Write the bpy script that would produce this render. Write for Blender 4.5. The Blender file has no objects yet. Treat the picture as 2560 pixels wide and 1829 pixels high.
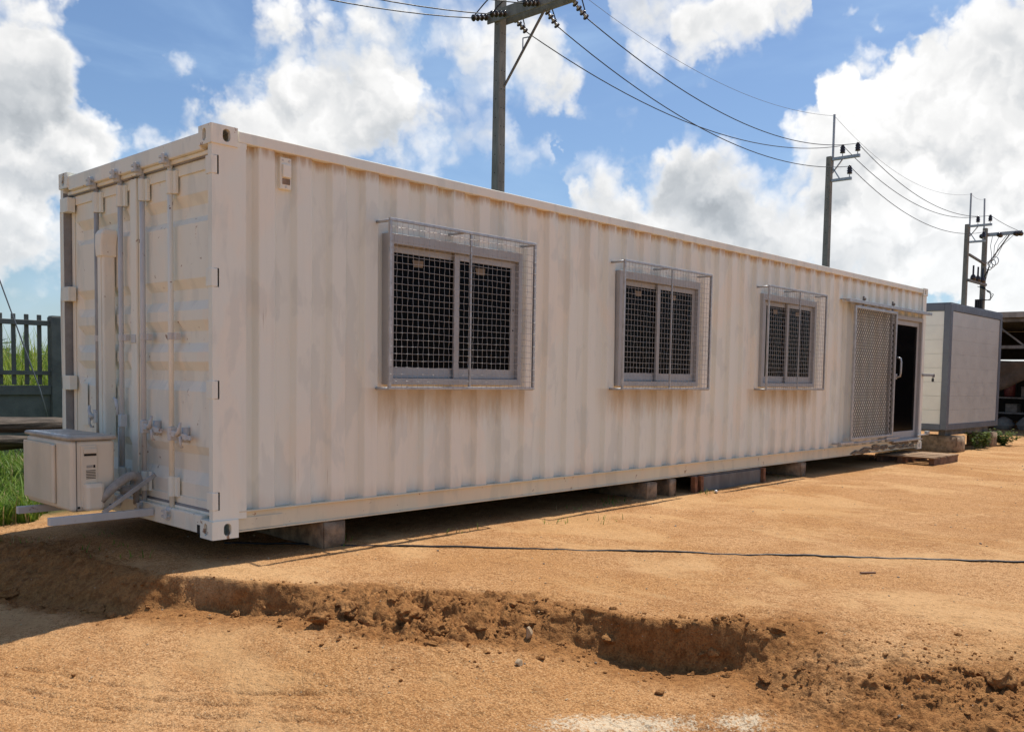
import bpy, bmesh, math, random
import numpy as np
from mathutils import Vector, Matrix

# ------------------------------------------------------------------ camera, sky, sun, exposure
scene = bpy.context.scene
COL = scene.collection
R = random.Random(7)

CAM = np.array([-2.7959, -5.3948, 1.0840])
YAW, PITCH, ROLL = 0.7236, -0.0594, 0.0193
FPX, CX, CY = 2263.86, 1405.5, 1072.2
fwd = np.array([math.cos(PITCH)*math.cos(YAW), math.cos(PITCH)*math.sin(YAW), math.sin(PITCH)])
rgt = np.cross(fwd, [0, 0, 1]); rgt /= np.linalg.norm(rgt); upv = np.cross(rgt, fwd)
r2 = math.cos(ROLL)*rgt + math.sin(ROLL)*upv
u2 = -math.sin(ROLL)*rgt + math.cos(ROLL)*upv
camd = bpy.data.cameras.new('camera'); camo = bpy.data.objects.new('camera', camd); COL.objects.link(camo)
camo.matrix_world = Matrix(((r2[0], u2[0], -fwd[0], CAM[0]), (r2[1], u2[1], -fwd[1], CAM[1]),
                            (r2[2], u2[2], -fwd[2], CAM[2]), (0, 0, 0, 1)))
camd.sensor_width = 36; camd.lens = 36*FPX/2560
camd.shift_x = -(CX-1280)/2560; camd.shift_y = (CY-914.5)/2560
camd.clip_start = 0.05; camd.clip_end = 6000
scene.camera = camo

SUN = Vector((0.457, 0.030, 1.0)).normalized()
SUN_EL = math.asin(SUN.z); SUN_AZ = math.atan2(SUN.y, SUN.x)
sl = bpy.data.lights.new('sun', 'SUN'); sl.energy = 5.0; sl.angle = math.radians(0.53); sl.color = (1.0, 0.955, 0.88)
so = bpy.data.objects.new('sun', sl); COL.objects.link(so)
so.location = (8, 2, 20); so.rotation_mode = 'QUATERNION'; so.rotation_quaternion = SUN.to_track_quat('Z', 'Y')

scene.view_settings.view_transform = 'Standard'
scene.view_settings.look = 'None'
scene.view_settings.exposure = 0.02
scene.view_settings.gamma = 1.0
scene.view_settings.use_curve_mapping = False
scene.render.engine = 'CYCLES'
scene.cycles.max_bounces = 6
scene.cycles.diffuse_bounces = 4
scene.cycles.glossy_bounces = 3
scene.cycles.transmission_bounces = 3
scene.cycles.use_denoising = True
scene.cycles.caustics_reflective = False
scene.cycles.caustics_refractive = False


class NT:
    """small helper to write node trees"""
    def __init__(s, nt): s.nt = nt; s.n = nt.nodes; s.l = nt.links
    def node(s, t, **k):
        n = s.n.new(t)
        for a, b in k.items(): setattr(n, a, b)
        return n
    def put(s, sock, v):
        if hasattr(v, 'is_linked') or hasattr(v, 'links'): s.l.new(v, sock)
        elif v is not None: sock.default_value = v
    def math(s, op, a, b=None, c=None, clamp=False):
        n = s.node('ShaderNodeMath', operation=op, use_clamp=clamp)
        for i, v in enumerate((a, b, c)):
            if v is not None: s.put(n.inputs[i], v)
        return n.outputs[0]
    def vmath(s, op, a, b=None, c=None, out=0):
        n = s.node('ShaderNodeVectorMath', operation=op)
        for i, v in enumerate((a, b, c)):
            if v is not None: s.put(n.inputs[i], v)
        return n.outputs[out]
    def scale(s, v, f):
        n = s.node('ShaderNodeVectorMath', operation='SCALE'); s.put(n.inputs[0], v); s.put(n.inputs['Scale'], f); return n.outputs[0]
    def noise(s, vec, scale, detail=4, rough=0.55, dist=0.0, out=0):
        n = s.node('ShaderNodeTexNoise'); s.put(n.inputs['Vector'], vec)
        n.inputs['Scale'].default_value = scale; n.inputs['Detail'].default_value = detail
        n.inputs['Roughness'].default_value = rough; n.inputs['Distortion'].default_value = dist
        return n.outputs[out]
    def vor(s, vec, scale, feature='F1', out='Distance'):
        n = s.node('ShaderNodeTexVoronoi', feature=feature); s.put(n.inputs['Vector'], vec); n.inputs['Scale'].default_value = scale
        return n.outputs[out]
    def ramp(s, v, a, b, lo=0.0, hi=1.0, smooth=True):
        n = s.node('ShaderNodeMapRange', interpolation_type='SMOOTHSTEP' if smooth else 'LINEAR')
        s.put(n.inputs[0], v); s.put(n.inputs[1], a); s.put(n.inputs[2], b); s.put(n.inputs[3], lo); s.put(n.inputs[4], hi)
        return n.outputs[0]
    def mix(s, f, a, b, mode='MIX'):
        n = s.node('ShaderNodeMix', data_type='RGBA', blend_type=mode)
        s.put(n.inputs[0], f); s.put(n.inputs[6], col4(a)); s.put(n.inputs[7], col4(b)); return n.outputs[2]
    def mapping(s, v, scale):
        return s.vmath('MULTIPLY', v, scale)
    def sep(s, v):
        n = s.node('ShaderNodeSeparateXYZ'); s.put(n.inputs[0], v); return n.outputs
    def comb(s, x, y, z):
        n = s.node('ShaderNodeCombineXYZ')
        for i, v in enumerate((x, y, z)): s.put(n.inputs[i], v)
        return n.outputs[0]
    def curve(s, v, pts):
        n = s.node('ShaderNodeFloatCurve'); c = n.mapping.curves[0]
        n.mapping.use_clip = False
        for i, p in enumerate(pts):
            if i < 2: c.points[i].location = p
            else: c.points.new(*p)
        for p in c.points: p.handle_type = 'VECTOR'
        n.mapping.update(); s.put(n.inputs[1], v); return n.outputs[0]


def col4(c):
    if isinstance(c, (tuple, list)) and len(c) == 3: return (c[0], c[1], c[2], 1.0)
    return c


def pix_dir(x, y):
    """direction of a sky feature read off the photograph (display pixels, 2273 wide)"""
    x *= 2560/2273; y *= 2560/2273
    d = fwd + r2*(x-CX)/FPX - u2*(y-CY)/FPX
    d /= np.linalg.norm(d)
    return math.atan2(d[1], d[0]), math.asin(d[2])


def build_world():
    w = bpy.data.worlds.new('World'); scene.world = w; w.use_nodes = True
    T = NT(w.node_tree); T.n.clear()
    out = T.node('ShaderNodeOutputWorld'); bg = T.node('ShaderNodeBackground')
    STR = 0.11
    bg.inputs['Strength'].default_value = STR
    sky = T.node('ShaderNodeTexSky', sky_type='NISHITA', sun_disc=False)
    sky.sun_elevation = SUN_EL; sky.sun_rotation = math.radians(90) - SUN_AZ
    sky.altitude = 20; sky.air_density = 1.0; sky.dust_density = 0.9; sky.ozone_density = 3.2
    co = T.node('ShaderNodeTexCoord').outputs['Generated']
    # warp for the puffy outlines
    n1 = T.noise(co, 7.0, 5, 0.62, 0.0, 1)
    n2 = T.noise(co, 26.0, 4, 0.6, 0.0, 1)
    w1 = T.scale(T.vmath('SUBTRACT', n1, (0.5, 0.5, 0.5)), 0.13)
    w2 = T.scale(T.vmath('SUBTRACT', n2, (0.5, 0.5, 0.5)), 0.045)
    d = T.vmath('NORMALIZE', T.vmath('ADD', T.vmath('ADD', co, w1), w2))
    xyz = T.sep(d)
    az = T.math('ARCTAN2', xyz[1], xyz[0]); el = T.math('ARCSINE', xyz[2])
    AZ0, AZ1 = pix_dir(2420, 500)[0], pix_dir(-150, 500)[0]
    u = T.math('DIVIDE', T.math('SUBTRACT', az, AZ0), AZ1-AZ0)
    ES = 0.8

    def cv(pts):
        res = []
        for x, y in pts:
            a, e = pix_dir(x, y); res.append(((a-AZ0)/(AZ1-AZ0), max(-0.3, min(1.0, e/ES))))
        res.sort()
        res[0] = (0.0, res[0][1]); res[-1] = (1.0, res[-1][1])
        return T.math('MULTIPLY', T.curve(u, res), ES)

    # cloud decks: top and bottom outline (display pixels of the photograph), turned into azimuth and elevation
    A_top = [(-150, -120), (60, -80), (130, -40), (152, 30), (172, 90), (200, 160), (222, 215), (240, 275), (262, 330), (280, 300), (300, 268),
             (360, 250), (420, 190), (450, 208), (500, 185), (560, 160), (600, 148), (632, 105), (660, 66), (690, 95), (715, 28),
             (790, 8), (850, 20), (902, 40), (918, 90), (940, 190), (965, 232), (1000, 226), (1030, 268), (1060, 255), (1130, 262), (1150, 300),
             (1180, 300), (1205, 275), (1235, 300), (1243, 430), (1256, 430), (1270, 370), (1300, 345), (1350, 325), (1395, 322), (1425, 375), (1450, 400), (1480, 345), (1495, 300),
             (1520, 285), (1560, 292), (1610, 335), (1650, 352), (1690, 385), (1720, 392), (1745, 355), (1775, 350), (1800, 312), (1825, 245), (1850, 205),
             (1890, 158), (1930, 130), (1965, 145), (1990, 120), (2012, 75), (2040, 52), (2060, 8), (2085, -20), (2200, -60), (2420, -90)]
    A_bot = [(-150, 640), (0, 625), (80, 600), (130, 560), (200, 470), (240, 385), (262, 352), (300, 350), (420, 420), (600, 430), (760, 450), (900, 410), (950, 395),
             (1000, 362), (1050, 365), (1100, 345), (1150, 345), (1185, 340), (1235, 335), (1243, 330), (1256, 330), (1272, 470), (1290, 540), (1400, 600), (1480, 620), (1560, 640), (1640, 640), (1700, 690), (1800, 720),
             (1950, 730), (2050, 720), (2150, 720), (2273, 730), (2420, 740)]
    B_top = [(-150, 500), (880, 500), (890, 330), (905, 60), (930, 0), (960, -30), (1100, -60), (1180, -10), (1215, 60), (1250, 110), (1280, 165), (1305, 215), (1320, 330), (1330, 400),
             (1360, 400), (1372, 140), (1385, 0), (1400, -80), (1780, -80), (1795, -20), (1810, 300), (1830, 500), (2420, 500)]
    B_bot = [(-150, 300), (880, 300), (890, 240), (905, 110), (935, 95), (970, 118), (985, 200), (1020, 235), (1060, 250), (1120, 255), (1160, 232), (1200, 215), (1240, 232), (1285, 235), (1305, 200), (1320, 200), (1330, 200),
             (1360, 200), (1372, 40), (1388, 8), (1410, 35), (1450, 80), (1490, 122), (1540, 142), (1580, 140), (1602, 105), (1640, 60), (1700, 52), (1750, 40), (1785, -10), (1810, 0), (1830, 200), (2420, 200)]
    At, Ab, Bt, Bb = cv(A_top), cv(A_bot), cv(B_top), cv(B_bot)
    dA = T.math('MINIMUM', T.math('SUBTRACT', At, el), T.math('MULTIPLY', T.math('SUBTRACT', el, Ab), 0.9))
    dB = T.math('MINIMUM', T.math('SUBTRACT', Bt, el), T.math('SUBTRACT', el, Bb))
    dens = T.math('MAXIMUM', dA, dB)
    # beyond the photographed part of the sky: unseen cumulus, thinned to lower the ambient light
    gen = T.math('MULTIPLY_ADD', T.noise(co, 2.6, 4, 0.5), 0.9, -0.57)
    outw = T.math('MAXIMUM', T.ramp(u, 1.0, 1.06), T.math('MAXIMUM', T.ramp(u, 0.0, -0.06), T.ramp(el, 0.42, 0.50)))
    dens = T.math('ADD', T.math('MULTIPLY', dens, T.math('SUBTRACT', 1.0, outw)), T.math('MULTIPLY', gen, outw))
    big = T.noise(co, 5.0, 2, 0.5)
    fb = T.noise(co, 20.0, 5, 0.54)
    fbs = T.math('SUBTRACT', fb, 0.5)
    # cauliflower lobes: cellular puffs, seen once here and once a little towards the sun
    wob = T.vmath('ADD', co, T.scale(T.vmath('SUBTRACT', n2, (0.5, 0.5, 0.5)), 0.05))
    def puffs(v):
        tot = None
        for sc, k in ((10.0, 2.3), (23.0, 1.05), (52.0, 0.38)):
            a = T.math('ABSOLUTE', T.math('SUBTRACT', T.noise(v, sc, 0, 0.5), 0.5))
            tot = T.math('MULTIPLY', a, k) if tot is None else T.math('MULTIPLY_ADD', a, k, tot)
        return tot
    pA = puffs(wob); pB = puffs(T.vmath('ADD', wob, (0.008, 0.0, 0.016)))
    dn = T.math('ADD', T.math('MULTIPLY_ADD', fbs, 0.060, dens), T.math('MULTIPLY_ADD', pA, 0.105, -0.027))
    alpha = T.ramp(dn, -0.008, T.math('MULTIPLY_ADD', big, 0.17, -0.030))
    # thin veil
    veil = T.math('MULTIPLY', T.ramp(T.noise(T.mapping(co, (1.0, 1.0, 3.2)), 3.4, 5, 0.55, 0.4), 0.44, 0.78), 0.40)
    # relief: bright sun-side lobes, grey hollows and bases
    rel = T.math('SUBTRACT', pA, pB)
    deep = T.ramp(dn, 0.010, 0.085)
    grey = T.math('MULTIPLY', deep, T.ramp(T.noise(co, 4.6, 3, 0.5), 0.36, 0.66))
    br = T.math('MULTIPLY_ADD', grey, -0.27, 0.96)
    br = T.math('MULTIPLY_ADD', T.math('MULTIPLY', rel, T.math('MULTIPLY_ADD', deep, 0.25, 0.55)), 0.62, br)
    br = T.math('MULTIPLY_ADD', fbs, 0.08, br)
    br = T.math('MAXIMUM', T.math('MINIMUM', br, 1.05), 0.25)
    low = T.ramp(el, 0.02, 0.24)
    ccol = T.mix(T.ramp(br, 0.45, 0.95), (0.88, 0.94, 1.0), (1.0, 0.995, 0.985))
    n = T.node('ShaderNodeVectorMath', operation='SCALE'); T.put(n.inputs[0], ccol); T.put(n.inputs['Scale'], T.math('MULTIPLY', br, 1.02/STR))
    cloudc = n.outputs[0]
    skyc = T.mix(veil, T.vmath('MULTIPLY', sky.outputs[0], (0.92, 1.01, 1.09)), (0.56/STR, 0.78/STR, 1.02/STR))
    fin = T.mix(T.math('MULTIPLY', alpha, T.math('MULTIPLY_ADD', low, 0.10, 0.88)), skyc, cloudc)
    T.l.new(fin, bg.inputs['Color']); T.l.new(bg.outputs[0], out.inputs[0])
    w.cycles.sampling_method = 'MANUAL'; w.cycles.sample_map_resolution = 512


build_world()

# ------------------------------------------------------------------ materials
MATS = {}


def base_mat(name):
    m = bpy.data.materials.new(name); m.use_nodes = True
    T = NT(m.node_tree); b = T.n['Principled BSDF']
    MATS[name] = m
    pos = T.node('ShaderNodeNewGeometry').outputs['Position']
    return m, T, b, pos


def simple(name, col, rough=0.6, metal=0.0, var=0.12, scale=6.0, bump=0.0, bscale=60.0, spec=0.5, stretch=(1, 1, 1)):
    m, T, b, pos = base_mat(name)
    p = T.mapping(pos, stretch)
    n = T.noise(p, scale, 5, 0.6)
    f = T.ramp(n, 0.3, 0.7, 1.0-var, 1.0+var)
    c = T.node('ShaderNodeVectorMath', operation='SCALE'); c.inputs[0].default_value = col; T.put(c.inputs['Scale'], f)
    T.l.new(c.outputs[0], b.inputs['Base Color'])
    b.inputs['Metallic'].default_value = metal
    T.put(b.inputs['Roughness'], T.ramp(T.noise(p, scale*3, 3), 0.3, 0.7, max(0.02, rough-0.08), min(1.0, rough+0.08)))
    b.inputs['Specular IOR Level'].default_value = spec
    if bump:
        bn = T.node('ShaderNodeBump'); bn.inputs['Strength'].default_value = bump; bn.inputs['Distance'].default_value = 0.01
        T.put(bn.inputs['Height'], T.noise(p, bscale, 4, 0.6)); T.l.new(bn.outputs[0], b.inputs['Normal'])
    return m


def paint_mat(name, col, rust=0.0, wall=False):
    """old brushed-over white paint: streaks, patches of fresher paint, grime, rust at seams"""
    m, T, b, pos = base_mat(name)
    s = T.sep(pos)
    streak = T.noise(T.mapping(pos, (5, 5, 0.35)), 1.5, 4, 0.6)
    patch = T.noise(T.mapping(pos, (1.2, 1.2, 0.7)), 1.3, 4, 0.55, 0.5)
    fine = T.noise(T.mapping(pos, (30, 30, 3)), 2.0, 4, 0.6)
    c = T.mix(T.ramp(patch, 0.46, 0.56), col, (col[0]*1.05, col[1]*0.99, col[2]*0.955))
    c = T.mix(T.ramp(streak, 0.50, 0.74, 0.0, 0.28), c, (col[0]*0.84, col[1]*0.83, col[2]*0.81))
    c = T.mix(T.ramp(fine, 0.55, 0.75, 0.0, 0.14), c, (col[0]*0.72, col[1]*0.71, col[2]*0.69))
    blotch = T.noise(T.mapping(pos, (2.4, 2.4, 0.9)), 1.9, 4, 0.55, 0.25)
    c = T.mix(T.ramp(blotch, 0.52, 0.60, 0.0, 0.40), c, (col[0]*0.77, col[1]*0.79, col[2]*0.81))
    if wall:
        # rusty run-off at the top seam and under the window cages, ragged by noise
        rn = T.noise(T.mapping(pos, (14, 14, 2.0)), 1.6, 4, 0.65)
        top = T.math('MULTIPLY', T.ramp(T.math('MULTIPLY_ADD', rn, 0.10, s[2]), 2.475, 2.555), T.ramp(rn, 0.25, 0.52))
        c = T.mix(T.math('MULTIPLY', top, 0.85), c, (0.50, 0.33, 0.17))
        xm = None
        for cx in (2.05, 4.75, 7.5):
            a = T.ramp(T.math('ABSOLUTE', T.math('SUBTRACT', s[0], cx)), 0.66, 0.95, 1.0, 0.0)
            xm = a if xm is None else T.math('MAXIMUM', xm, a)
        zz = T.math('MULTIPLY_ADD', rn, 0.34, s[2])
        zm = T.math('MULTIPLY', T.ramp(zz, 0.80, 1.10), T.ramp(s[2], 0.955, 0.975, 1.0, 0.0))
        c = T.mix(T.math('MULTIPLY', T.math('MULTIPLY', xm, zm), 0.78), c, (0.56, 0.42, 0.25))
        # thin rust drips
        dr = T.noise(T.mapping(pos, (34, 34, 0.8)), 1.5, 3, 0.6); dm = T.noise(T.mapping(pos, (1.6, 1.6, 1.1)), 1.7, 3)
        c = T.mix(T.math('MULTIPLY', T.ramp(dr, 0.66, 0.74), T.ramp(dm, 0.54, 0.66, 0.0, 0.5)), c, (0.42, 0.30, 0.19))
        # mud splashed up at the foot
        foot = T.ramp(T.math('MULTIPLY_ADD', rn, 0.14, s[2]), 0.36, 0.20, 0.0, 0.42)
        c = T.mix(foot, c, (0.52, 0.42, 0.33))
    if rust:
        r1 = T.noise(pos, 16.0, 6, 0.68, 0.4)
        c = T.mix(T.ramp(r1, 0.655-0.05*rust, 0.70-0.05*rust, 0.0, 0.85), c, (0.26, 0.12, 0.05))
    T.l.new(c, b.inputs['Base Color'])
    b.inputs['Roughness'].default_value = 0.52
    b.inputs['Specular IOR Level'].default_value = 0.32
    bn = T.node('ShaderNodeBump'); bn.inputs['Strength'].default_value = 0.55; bn.inputs['Distance'].default_value = 0.02
    h = T.math('MULTIPLY_ADD', T.noise(pos, 1.6, 3, 0.5), 0.9, T.math('MULTIPLY', T.noise(T.mapping(pos, (1, 1, 0.2)), 90.0, 3), 0.03))
    T.put(bn.inputs['Height'], h); T.l.new(bn.outputs[0], b.inputs['Normal'])
    return m


M_WALL = paint_mat('wall_paint', (0.815, 0.825, 0.735), wall=True)
M_PAINT = paint_mat('frame_paint', (0.815, 0.825, 0.735))
M_DOOR = paint_mat('door_paint', (0.86, 0.84, 0.73), rust=0.08)
M_CAST = paint_mat('casting_paint', (0.815, 0.825, 0.735), rust=1.2)
M_RAIL = paint_mat('rail_paint', (0.72, 0.66, 0.50), rust=0.15)
M_FIT = paint_mat('fitting_paint', (0.60, 0.61, 0.60), rust=0.5)
M_ROD_SHADED = simple('shaded_rod_paint', (0.40, 0.38, 0.35), 0.6, var=0.25, scale=6, stretch=(4, 4, .6))  # rod paint darkened: shade on the leftmost bar put into the colour
M_JAMB = simple('jamb_rubber', (0.26, 0.25, 0.24), 0.7, var=0.15, scale=8)
M_AC = simple('ac_plastic', (0.72, 0.635, 0.50), 0.5, var=0.10, scale=3.0, stretch=(1, 1, .5))
M_ACTOP = simple('ac_top_paint', (0.42, 0.38, 0.32), 0.45, var=0.22, scale=7.0)
M_GALV = simple('galvanised', (0.42, 0.425, 0.43), 0.42, metal=0.5, var=0.15, scale=14)
M_ALU = simple('aluminium', (0.42, 0.42, 0.415), 0.5, metal=0.2, var=0.06, scale=5)
M_WIRE = simple('wire_galvanised', (0.37, 0.37, 0.365), 0.5, metal=0.25, var=0.10, scale=30)
M_GATEW = simple('gate_wire', (0.17, 0.165, 0.155), 0.55, metal=0.3, var=0.15, scale=20)
M_WHITE = simple('glare_and_paper_white', (0.85, 0.86, 0.86), 0.25, var=0.05)
M_TAPE = simple('tape', (0.22, 0.17, 0.11), 0.7)
M_HOSE = simple('hose_wrap', (0.36, 0.34, 0.31), 0.7, var=0.15, scale=20, bump=0.5, bscale=80)
M_BLACK = simple('black_rubber', (0.02, 0.02, 0.022), 0.5)
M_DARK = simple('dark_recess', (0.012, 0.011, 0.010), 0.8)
M_CONC = simple('concrete', (0.25, 0.195, 0.14), 0.9, var=0.28, scale=9, bump=0.7, bscale=45)
M_BLOCK = simple('block_concrete', (0.27, 0.185, 0.115), 0.9, var=0.4, scale=11, bump=0.8, bscale=45)
M_CONC2 = simple('pole_concrete', (0.24, 0.235, 0.205), 0.9, var=0.22, scale=3, bump=0.4, bscale=40, stretch=(2, 2, .5))
M_FENCE = simple('fence_concrete', (0.15, 0.15, 0.128), 0.9, var=0.22, scale=4, bump=0.4, bscale=50)
M_STEEL = simple('grey_steel', (0.16, 0.15, 0.14), 0.6, metal=0.2, var=0.3, scale=6, stretch=(1, 1, .3))
M_RUST = simple('rust', (0.20, 0.085, 0.04), 0.85, var=0.4, scale=18, bump=0.6, bscale=90)
M_WOOD = simple('weathered_wood', (0.10, 0.075, 0.055), 0.9, var=0.6, scale=7, bump=1.0, bscale=18, stretch=(.6, 6, 6))
M_PALLET = simple('pallet_wood', (0.30, 0.185, 0.10), 0.85, var=0.35, scale=6, bump=0.6, bscale=40, stretch=(6, 1, 6))
M_PALLETD = simple('pallet_wood_dark', (0.17, 0.09, 0.05), 0.85, var=0.35, scale=6, bump=0.6, bscale=40)
M_CABIN = simple('cabin_panel_lit', (0.80, 0.79, 0.71), 0.5, var=0.05, scale=2)  # panel colour lightened for the end face that catches bounce light
M_CABIN_SHADED = simple('cabin_panel_shaded', (0.52, 0.53, 0.50), 0.45, metal=0.1, var=0.05, scale=2)  # same panel darkened: shade of the long face put into the colour
M_TRIM = simple('cabin_trim', (0.125, 0.145, 0.175), 0.5, var=0.06, scale=3)
M_PORC = simple('porcelain', (0.035, 0.022, 0.018), 0.18, var=0.1)
M_PORCG = simple('porcelain_grey', (0.42, 0.42, 0.40), 0.3, var=0.1)
M_LINE = simple('cable_black', (0.012, 0.012, 0.013), 0.5)
M_LINEG = simple('cable_grey', (0.20, 0.21, 0.23), 0.45, metal=0.3)
M_SHEDROOF = simple('shed_roof', (0.30, 0.28, 0.25), 0.6, metal=0.2, var=0.25, scale=3)
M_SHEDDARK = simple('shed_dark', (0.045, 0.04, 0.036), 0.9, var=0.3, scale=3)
M_SACK = simple('sack_cloth', (0.20, 0.18, 0.155), 0.9, var=0.2, scale=9)
M_TARP = simple('tarp_brown', (0.10, 0.075, 0.055), 0.9, var=0.3, scale=4)
M_RED = simple('red_plastic', (0.12, 0.024, 0.022), 0.5, var=0.2)
M_BLUE = simple('blue_plastic', (0.03, 0.17, 0.42), 0.45, var=0.15)
M_CLOD = simple('clod_soil', (0.40, 0.225, 0.10), 0.95, var=0.25, scale=14, bump=1.0, bscale=70, spec=0.1)
M_STONE = simple('pale_stone', (0.46, 0.33, 0.20), 0.9, var=0.2, scale=16, bump=0.6, bscale=60, spec=0.2)


def glass_mat():
    m, T, b, pos = base_mat('dark_glass')
    b.inputs['Base Color'].default_value = (0.003, 0.0032, 0.0038, 1)
    b.inputs['Roughness'].default_value = 0.12
    b.inputs['Specular IOR Level'].default_value = 0.035
    return m


M_GLASS = glass_mat()


def leaf_mat(name, c1, c2, trans=0.35):
    m, T, b, pos = base_mat(name)
    n = T.noise(pos, 2.5, 3); n2 = T.node('ShaderNodeObjectInfo')
    at = T.node('ShaderNodeAttribute', attribute_name='tint')
    c = T.mix(at.outputs['Fac'], c1, c2)
    c = T.mix(T.ramp(at.outputs['Fac'], 0.86, 0.90), c, (0.34, 0.27, 0.12))
    T.l.new(c, b.inputs['Base Color']); b.inputs['Roughness'].default_value = 0.5
    b.inputs['Specular IOR Level'].default_value = 0.3
    tr = T.node('ShaderNodeBsdfTranslucent'); T.l.new(c, tr.inputs[0])
    mx = T.node('ShaderNodeMixShader'); mx.inputs[0].default_value = trans
    o = T.n['Material Output']
    T.l.new(b.outputs[0], mx.inputs[1]); T.l.new(tr.outputs[0], mx.inputs[2]); T.l.new(mx.outputs[0], o.inputs[0])
    return m


M_GRASS = leaf_mat('grass_blades', (0.075, 0.17, 0.018), (0.25, 0.34, 0.05))
M_CROP = leaf_mat('crop_leaves', (0.12, 0.22, 0.02), (0.38, 0.42, 0.06), 0.45)
M_BUSH = leaf_mat('bush_leaves', (0.03, 0.065, 0.02), (0.07, 0.11, 0.035), 0.25)
M_WEED = leaf_mat('weed_leaves', (0.07, 0.125, 0.02), (0.20, 0.24, 0.06), 0.35)


def ground_mat(name='sandy_soil', zc0=None):
    m, T, b, pos = base_mat(name)
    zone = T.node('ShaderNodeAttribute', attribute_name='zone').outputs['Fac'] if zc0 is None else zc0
    powder = T.node('ShaderNodeAttribute', attribute_name='powder').outputs['Fac']
    green = T.node('ShaderNodeAttribute', attribute_name='green').outputs['Fac']
    n0 = T.noise(pos, 0.7, 5, 0.6, 0.5)
    n1 = T.noise(pos, 2.6, 5, 0.6, 0.2)
    n2 = T.noise(pos, 24.0, 5, 0.65)
    n3 = T.noise(pos, 100.0, 3, 0.75)
    c = T.mix(T.ramp(n0, 0.35, 0.65), (0.505, 0.252, 0.094), (0.595, 0.330, 0.150))
    c = T.mix(T.ramp(n1, 0.46, 0.66, 0.0, 0.65), c, (0.43, 0.208, 0.08))
    worn = T.ramp(T.noise(T.mapping(pos, (1.0, 0.55, 1.0)), 1.1, 4, 0.6, 0.6), 0.50, 0.62)
    c = T.mix(T.ramp(n2, 0.50, 0.60, 0.0, 0.55), c, (0.31, 0.148, 0.053))
    c = T.mix(T.math('MULTIPLY', T.ramp(n3, 0.51, 0.57, 0.0, 0.72), T.math('MULTIPLY_ADD', worn, -0.7, 0.95)), c, (0.215, 0.094, 0.033))
    c = T.mix(T.ramp(n3, 0.45, 0.37, 0.0, 0.6), c, (0.65, 0.44, 0.235))
    c = T.mix(T.math('MULTIPLY', worn, 0.35), c, (0.61, 0.385, 0.185))
    # damp, freshly broken soil
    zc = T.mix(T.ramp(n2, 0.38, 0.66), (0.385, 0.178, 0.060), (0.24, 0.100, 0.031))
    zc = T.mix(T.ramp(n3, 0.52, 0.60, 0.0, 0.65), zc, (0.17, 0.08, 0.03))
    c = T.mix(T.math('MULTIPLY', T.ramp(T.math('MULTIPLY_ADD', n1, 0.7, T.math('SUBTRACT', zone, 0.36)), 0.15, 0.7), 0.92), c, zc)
    # spilt lime powder
    pm = T.ramp(T.math('ADD', powder, T.math('MULTIPLY', T.math('SUBTRACT', T.noise(pos, 48.0, 6, 0.75), 0.5), 2.4)), 0.55, 0.95)
    c = T.mix(T.math('MULTIPLY', pm, 0.62), c, (0.80, 0.69, 0.50))
    # dark grit and pale chips
    v = T.node('ShaderNodeTexVoronoi'); T.put(v.inputs['Vector'], pos); v.inputs['Scale'].default_value = 38.0
    vc = T.sep(v.outputs['Color'])
    grit = T.math('MULTIPLY', T.ramp(v.outputs['Distance'], 0.20, 0.12), T.ramp(vc[0], 0.80, 0.84))
    c = T.mix(T.math('MULTIPLY', grit, 0.8), c, (0.14, 0.085, 0.05))
    chip = T.math('MULTIPLY', T.ramp(v.outputs['Distance'], 0.12, 0.07), T.ramp(vc[1], 0.955, 0.965))
    c = T.mix(chip, c, (0.72, 0.62, 0.46))
    gc = T.mix(T.ramp(n1, 0.35, 0.65), (0.055, 0.085, 0.022), (0.11, 0.10, 0.045))
    c = T.mix(green, c, gc)
    T.l.new(c, b.inputs['Base Color'])
    b.inputs['Roughness'].default_value = 0.95; b.inputs['Specular IOR Level'].default_value = 0.12
    bn = T.node('ShaderNodeBump'); bn.inputs['Strength'].default_value = 1.0; bn.inputs['Distance'].default_value = 0.022
    h = T.math('ADD', T.math('MULTIPLY', n3, 0.38), T.math('ADD', T.math('MULTIPLY', n2, 0.8), T.math('MULTIPLY', T.noise(pos, 60.0, 4, 0.6), 0.6)))
    T.put(bn.inputs['Height'], h); T.l.new(bn.outputs[0], b.inputs['Normal'])
    return m


M_GROUND = ground_mat()
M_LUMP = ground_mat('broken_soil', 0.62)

# ------------------------------------------------------------------ mesh helpers


def link(o, parent=None):
    COL.objects.link(o)
    if parent is not None: o.parent = parent
    return o


def tag(o, label=None, cat=None, group=None, kind=None):
    for k, v in (('label', label), ('category', cat), ('group', group), ('kind', kind)):
        if v: o[k] = v
    return o


def empty(name, loc, label, cat, group=None):
    o = bpy.data.objects.new(name, None); o.empty_display_size = 0.2; o.location = loc
    link(o); tag(o, label, cat, group); o['_w'] = list(loc)
    return o


def origin_of(p):
    while p is not None:
        if '_w' in p: return p['_w']
        p = p.parent
    return (0, 0, 0)


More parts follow.
